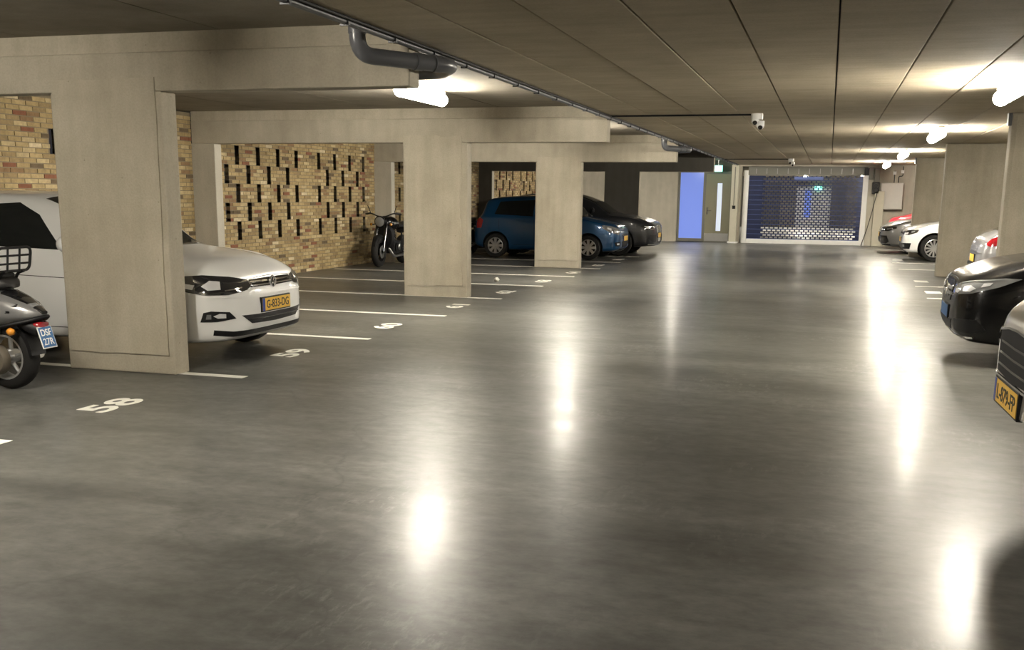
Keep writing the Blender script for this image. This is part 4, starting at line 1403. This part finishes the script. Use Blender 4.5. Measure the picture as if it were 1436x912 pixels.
for sg in (1, -1):
    MB().tube([(-1.08, sg * .22, 1.05), (-1.08, sg * .28, 1.22)], .006, 6).build('mirror_stalk', M['black'], hb)
    MB().lathe([(0, -.01), (.05, -.008), (.055, .01), (0, .012)], (-1.08, sg * .29, 1.24), (1, 0, 0), 16).build('mirror', M['black'], hb, smooth=50)
MB().tube([(-.35, .10, .20), (-.30, .20, .02), (-.22, .22, .006)], .012, 8).build('side_stand', M['steel'], sc, smooth=40)


def motorcycle(label, loc, rz):
    r = empty('motorcycle', loc, rz, label, 'motorcycle', 'black motorcycles along the brick wall')
    bike_wheel(r, 0, .31, .12, mat=M['black'])
    bike_wheel(r, -1.42, .31, .17, mat=M['black'])
    for sg in (1, -1):
        MB().tube([(0, sg * .10, .31), (-.22, sg * .10, .92)], [.042, .034], 12).build('fork_leg', M['black_gloss'], r, smooth=40)
    MB().loft(sec_loft([(.28, .42, .50, .04), (.14, .56, .64, .065), (-.04, .60, .67, .07), (-.20, .54, .62, .06)])).build('front_mudguard', M['black'], r, smooth=50)
    hl = MB().lathe([(.0, -.10), (.07, -.09), (.115, -.03), (.12, .02), (.098, .03)], (-.10, 0, .93), (1, 0, -.1), 22).build('headlamp', M['black_gloss'], r, smooth=50)
    MB().lathe([(.098, .03), (.06, .045), (0, .05)], (-.10, 0, .93), (1, 0, -.1), 22).build('headlamp_lens', M['lens_clear'], hl, smooth=60)
    hb_ = MB().tube(rounded([(-.30, -.40, 1.08), (-.22, -.25, 1.10), (-.22, -.08, 1.03), (-.22, .08, 1.03), (-.22, .25, 1.10), (-.30, .40, 1.08)], .06), .014, 8).build('handlebar', M['black'], r, smooth=50)
    for sg in (1, -1):
        MB().tube([(-.32, sg * .39, 1.078), (-.28, sg * .28, 1.10)], .02, 8).build('grip', M['rubber'], hb_, smooth=50)
        MB().tube([(-.24, sg * .26, 1.10), (-.22, sg * .33, 1.28)], .007, 6).build('mirror_stalk', M['black'], hb_)
        MB().lathe([(0, -.012), (.05, -.008), (.055, .01), (0, .014)], (-.22, sg * .34, 1.31), (1, 0, 0), 16).build('mirror', M['chrome'], hb_, smooth=50)
        MB().tube([(-.16, sg * .11, .88), (-.16, sg * .20, .87)], .012, 6).build('indicator', M['black'], r)
        MB().lathe([(0, -.03), (.02, -.02), (.028, 0), (0, .03)], (-.15, sg * .22, .87), (1, 0, 0), 12).build('indicator_lens', M['amber'], r, smooth=50)
    MB().loft(sec_loft(smooth_st([(-.90, .80, .88, .10), (-.75, .74, .98, .17), (-.50, .72, 1.04, .21), (-.32, .78, 1.02, .17), (-.24, .86, .94, .05)], 14))).build('fuel_tank', M['paint_black'], r, smooth=50)
    MB().box(-.62, -.36, -.216, -.200, .875, .905).build('tank_badge', M['steel'], r)
    MB().box(-.62, -.36, .200, .216, .875, .905).build('tank_badge', M['steel'], r)
    MB().loft(sec_loft(smooth_st([(-1.62, .86, .92, .06), (-1.45, .80, .91, .11), (-1.15, .78, .86, .14), (-.88, .78, .88, .10)], 12))).build('seat', M['leather'], r, smooth=50)
    MB().loft(sec_loft([(-1.78, .78, .83, .05), (-1.6, .72, .84, .09), (-1.3, .66, .80, .11)])).build('tail_section', M['black'], r, smooth=50)
    MB().loft(sec_loft([(-1.80, .77, .81, .05), (-1.76, .75, .83, .06)])).build('tail_lamp', M['red_lens'], r, smooth=50)
    en_ = MB()
    en_.box(-.88, -.46, -.16, .16, .26, .52)
    for k in range(7):
        en_.box(-.70, -.40, -.14, .14, .53 + k * .032, .545 + k * .032)
    en_.lathe([(0, 0), (.10, .01), (.11, .04), (0, .05)], (-.78, -.20, .38), (0, 1, 0), 18)
    en_.lathe([(0, 0), (.10, .01), (.11, .04), (0, .05)], (-.62, .15, .38), (0, 1, 0), 18)
    en_.build('engine', M['black'], r, smooth=35)
    for sg in (1, -1):
        MB().lathe([(0, -.012), (.06, -.008), (.075, 0)], (-.66, sg * .215, .40), (0, -sg, 0), 18).build('engine_cover', M['steel'], r, smooth=40)
        MB().tube([(-.25, sg * .06, .95), (-.35, sg * .14, .62), (-.48, sg * .13, .25), (-.95, sg * .14, .28), (-1.0, sg * .13, .70)], .02, 8).build('frame_tube', M['black'], r, smooth=40)
        MB().tube([(-.95, sg * .14, .34), (-1.42, sg * .13, .31)], .025, 8).build('swing_arm', M['black'], r, smooth=40)
        MB().tube([(-.92, sg * .20, .30), (-.92, sg * .30, .30)], .014, 8).build('foot_peg', M['steel'], r, smooth=40)
        MB().tube([(-1.38, sg * .15, .36), (-1.20, sg * .13, .74)], .026, 10).build('shock_absorber', M['chrome'], r, smooth=40)
    MB().tube(rounded([(-.42, .06, .50), (-.28, .10, .40), (-.42, .17, .20), (-.9, .19, .22), (-1.5, .20, .34)], .08), .03, 10).build('exhaust', M['steel'], r, smooth=40)
    MB().lathe([(.05, -.006), (.13, -.004), (.13, .004), (.05, .006)], (0, .075, .31), (0, 1, 0), 24).build('brake_disc', M['steel'], r, smooth=40)
    MB().loft(sec_loft([(-.42, .34, .86, .18), (-.32, .32, .88, .235), (-.25, .38, .84, .20)])).build('radiator', M['black'], r, smooth=40)
    MB().tube([(-.85, -.15, .26), (-.80, -.30, .02), (-.76, -.31, .008)], .012, 8).build('side_stand', M['steel'], r, smooth=40)
    return r


motorcycle('black naked motorcycle with round headlamp parked against the slotted brick wall', (-8.90, 20.0, 0), math.radians(-88))
motorcycle('black motorcycle half hidden between the middle column and the blue car', (-8.92, 24.45, 0), math.radians(-92))
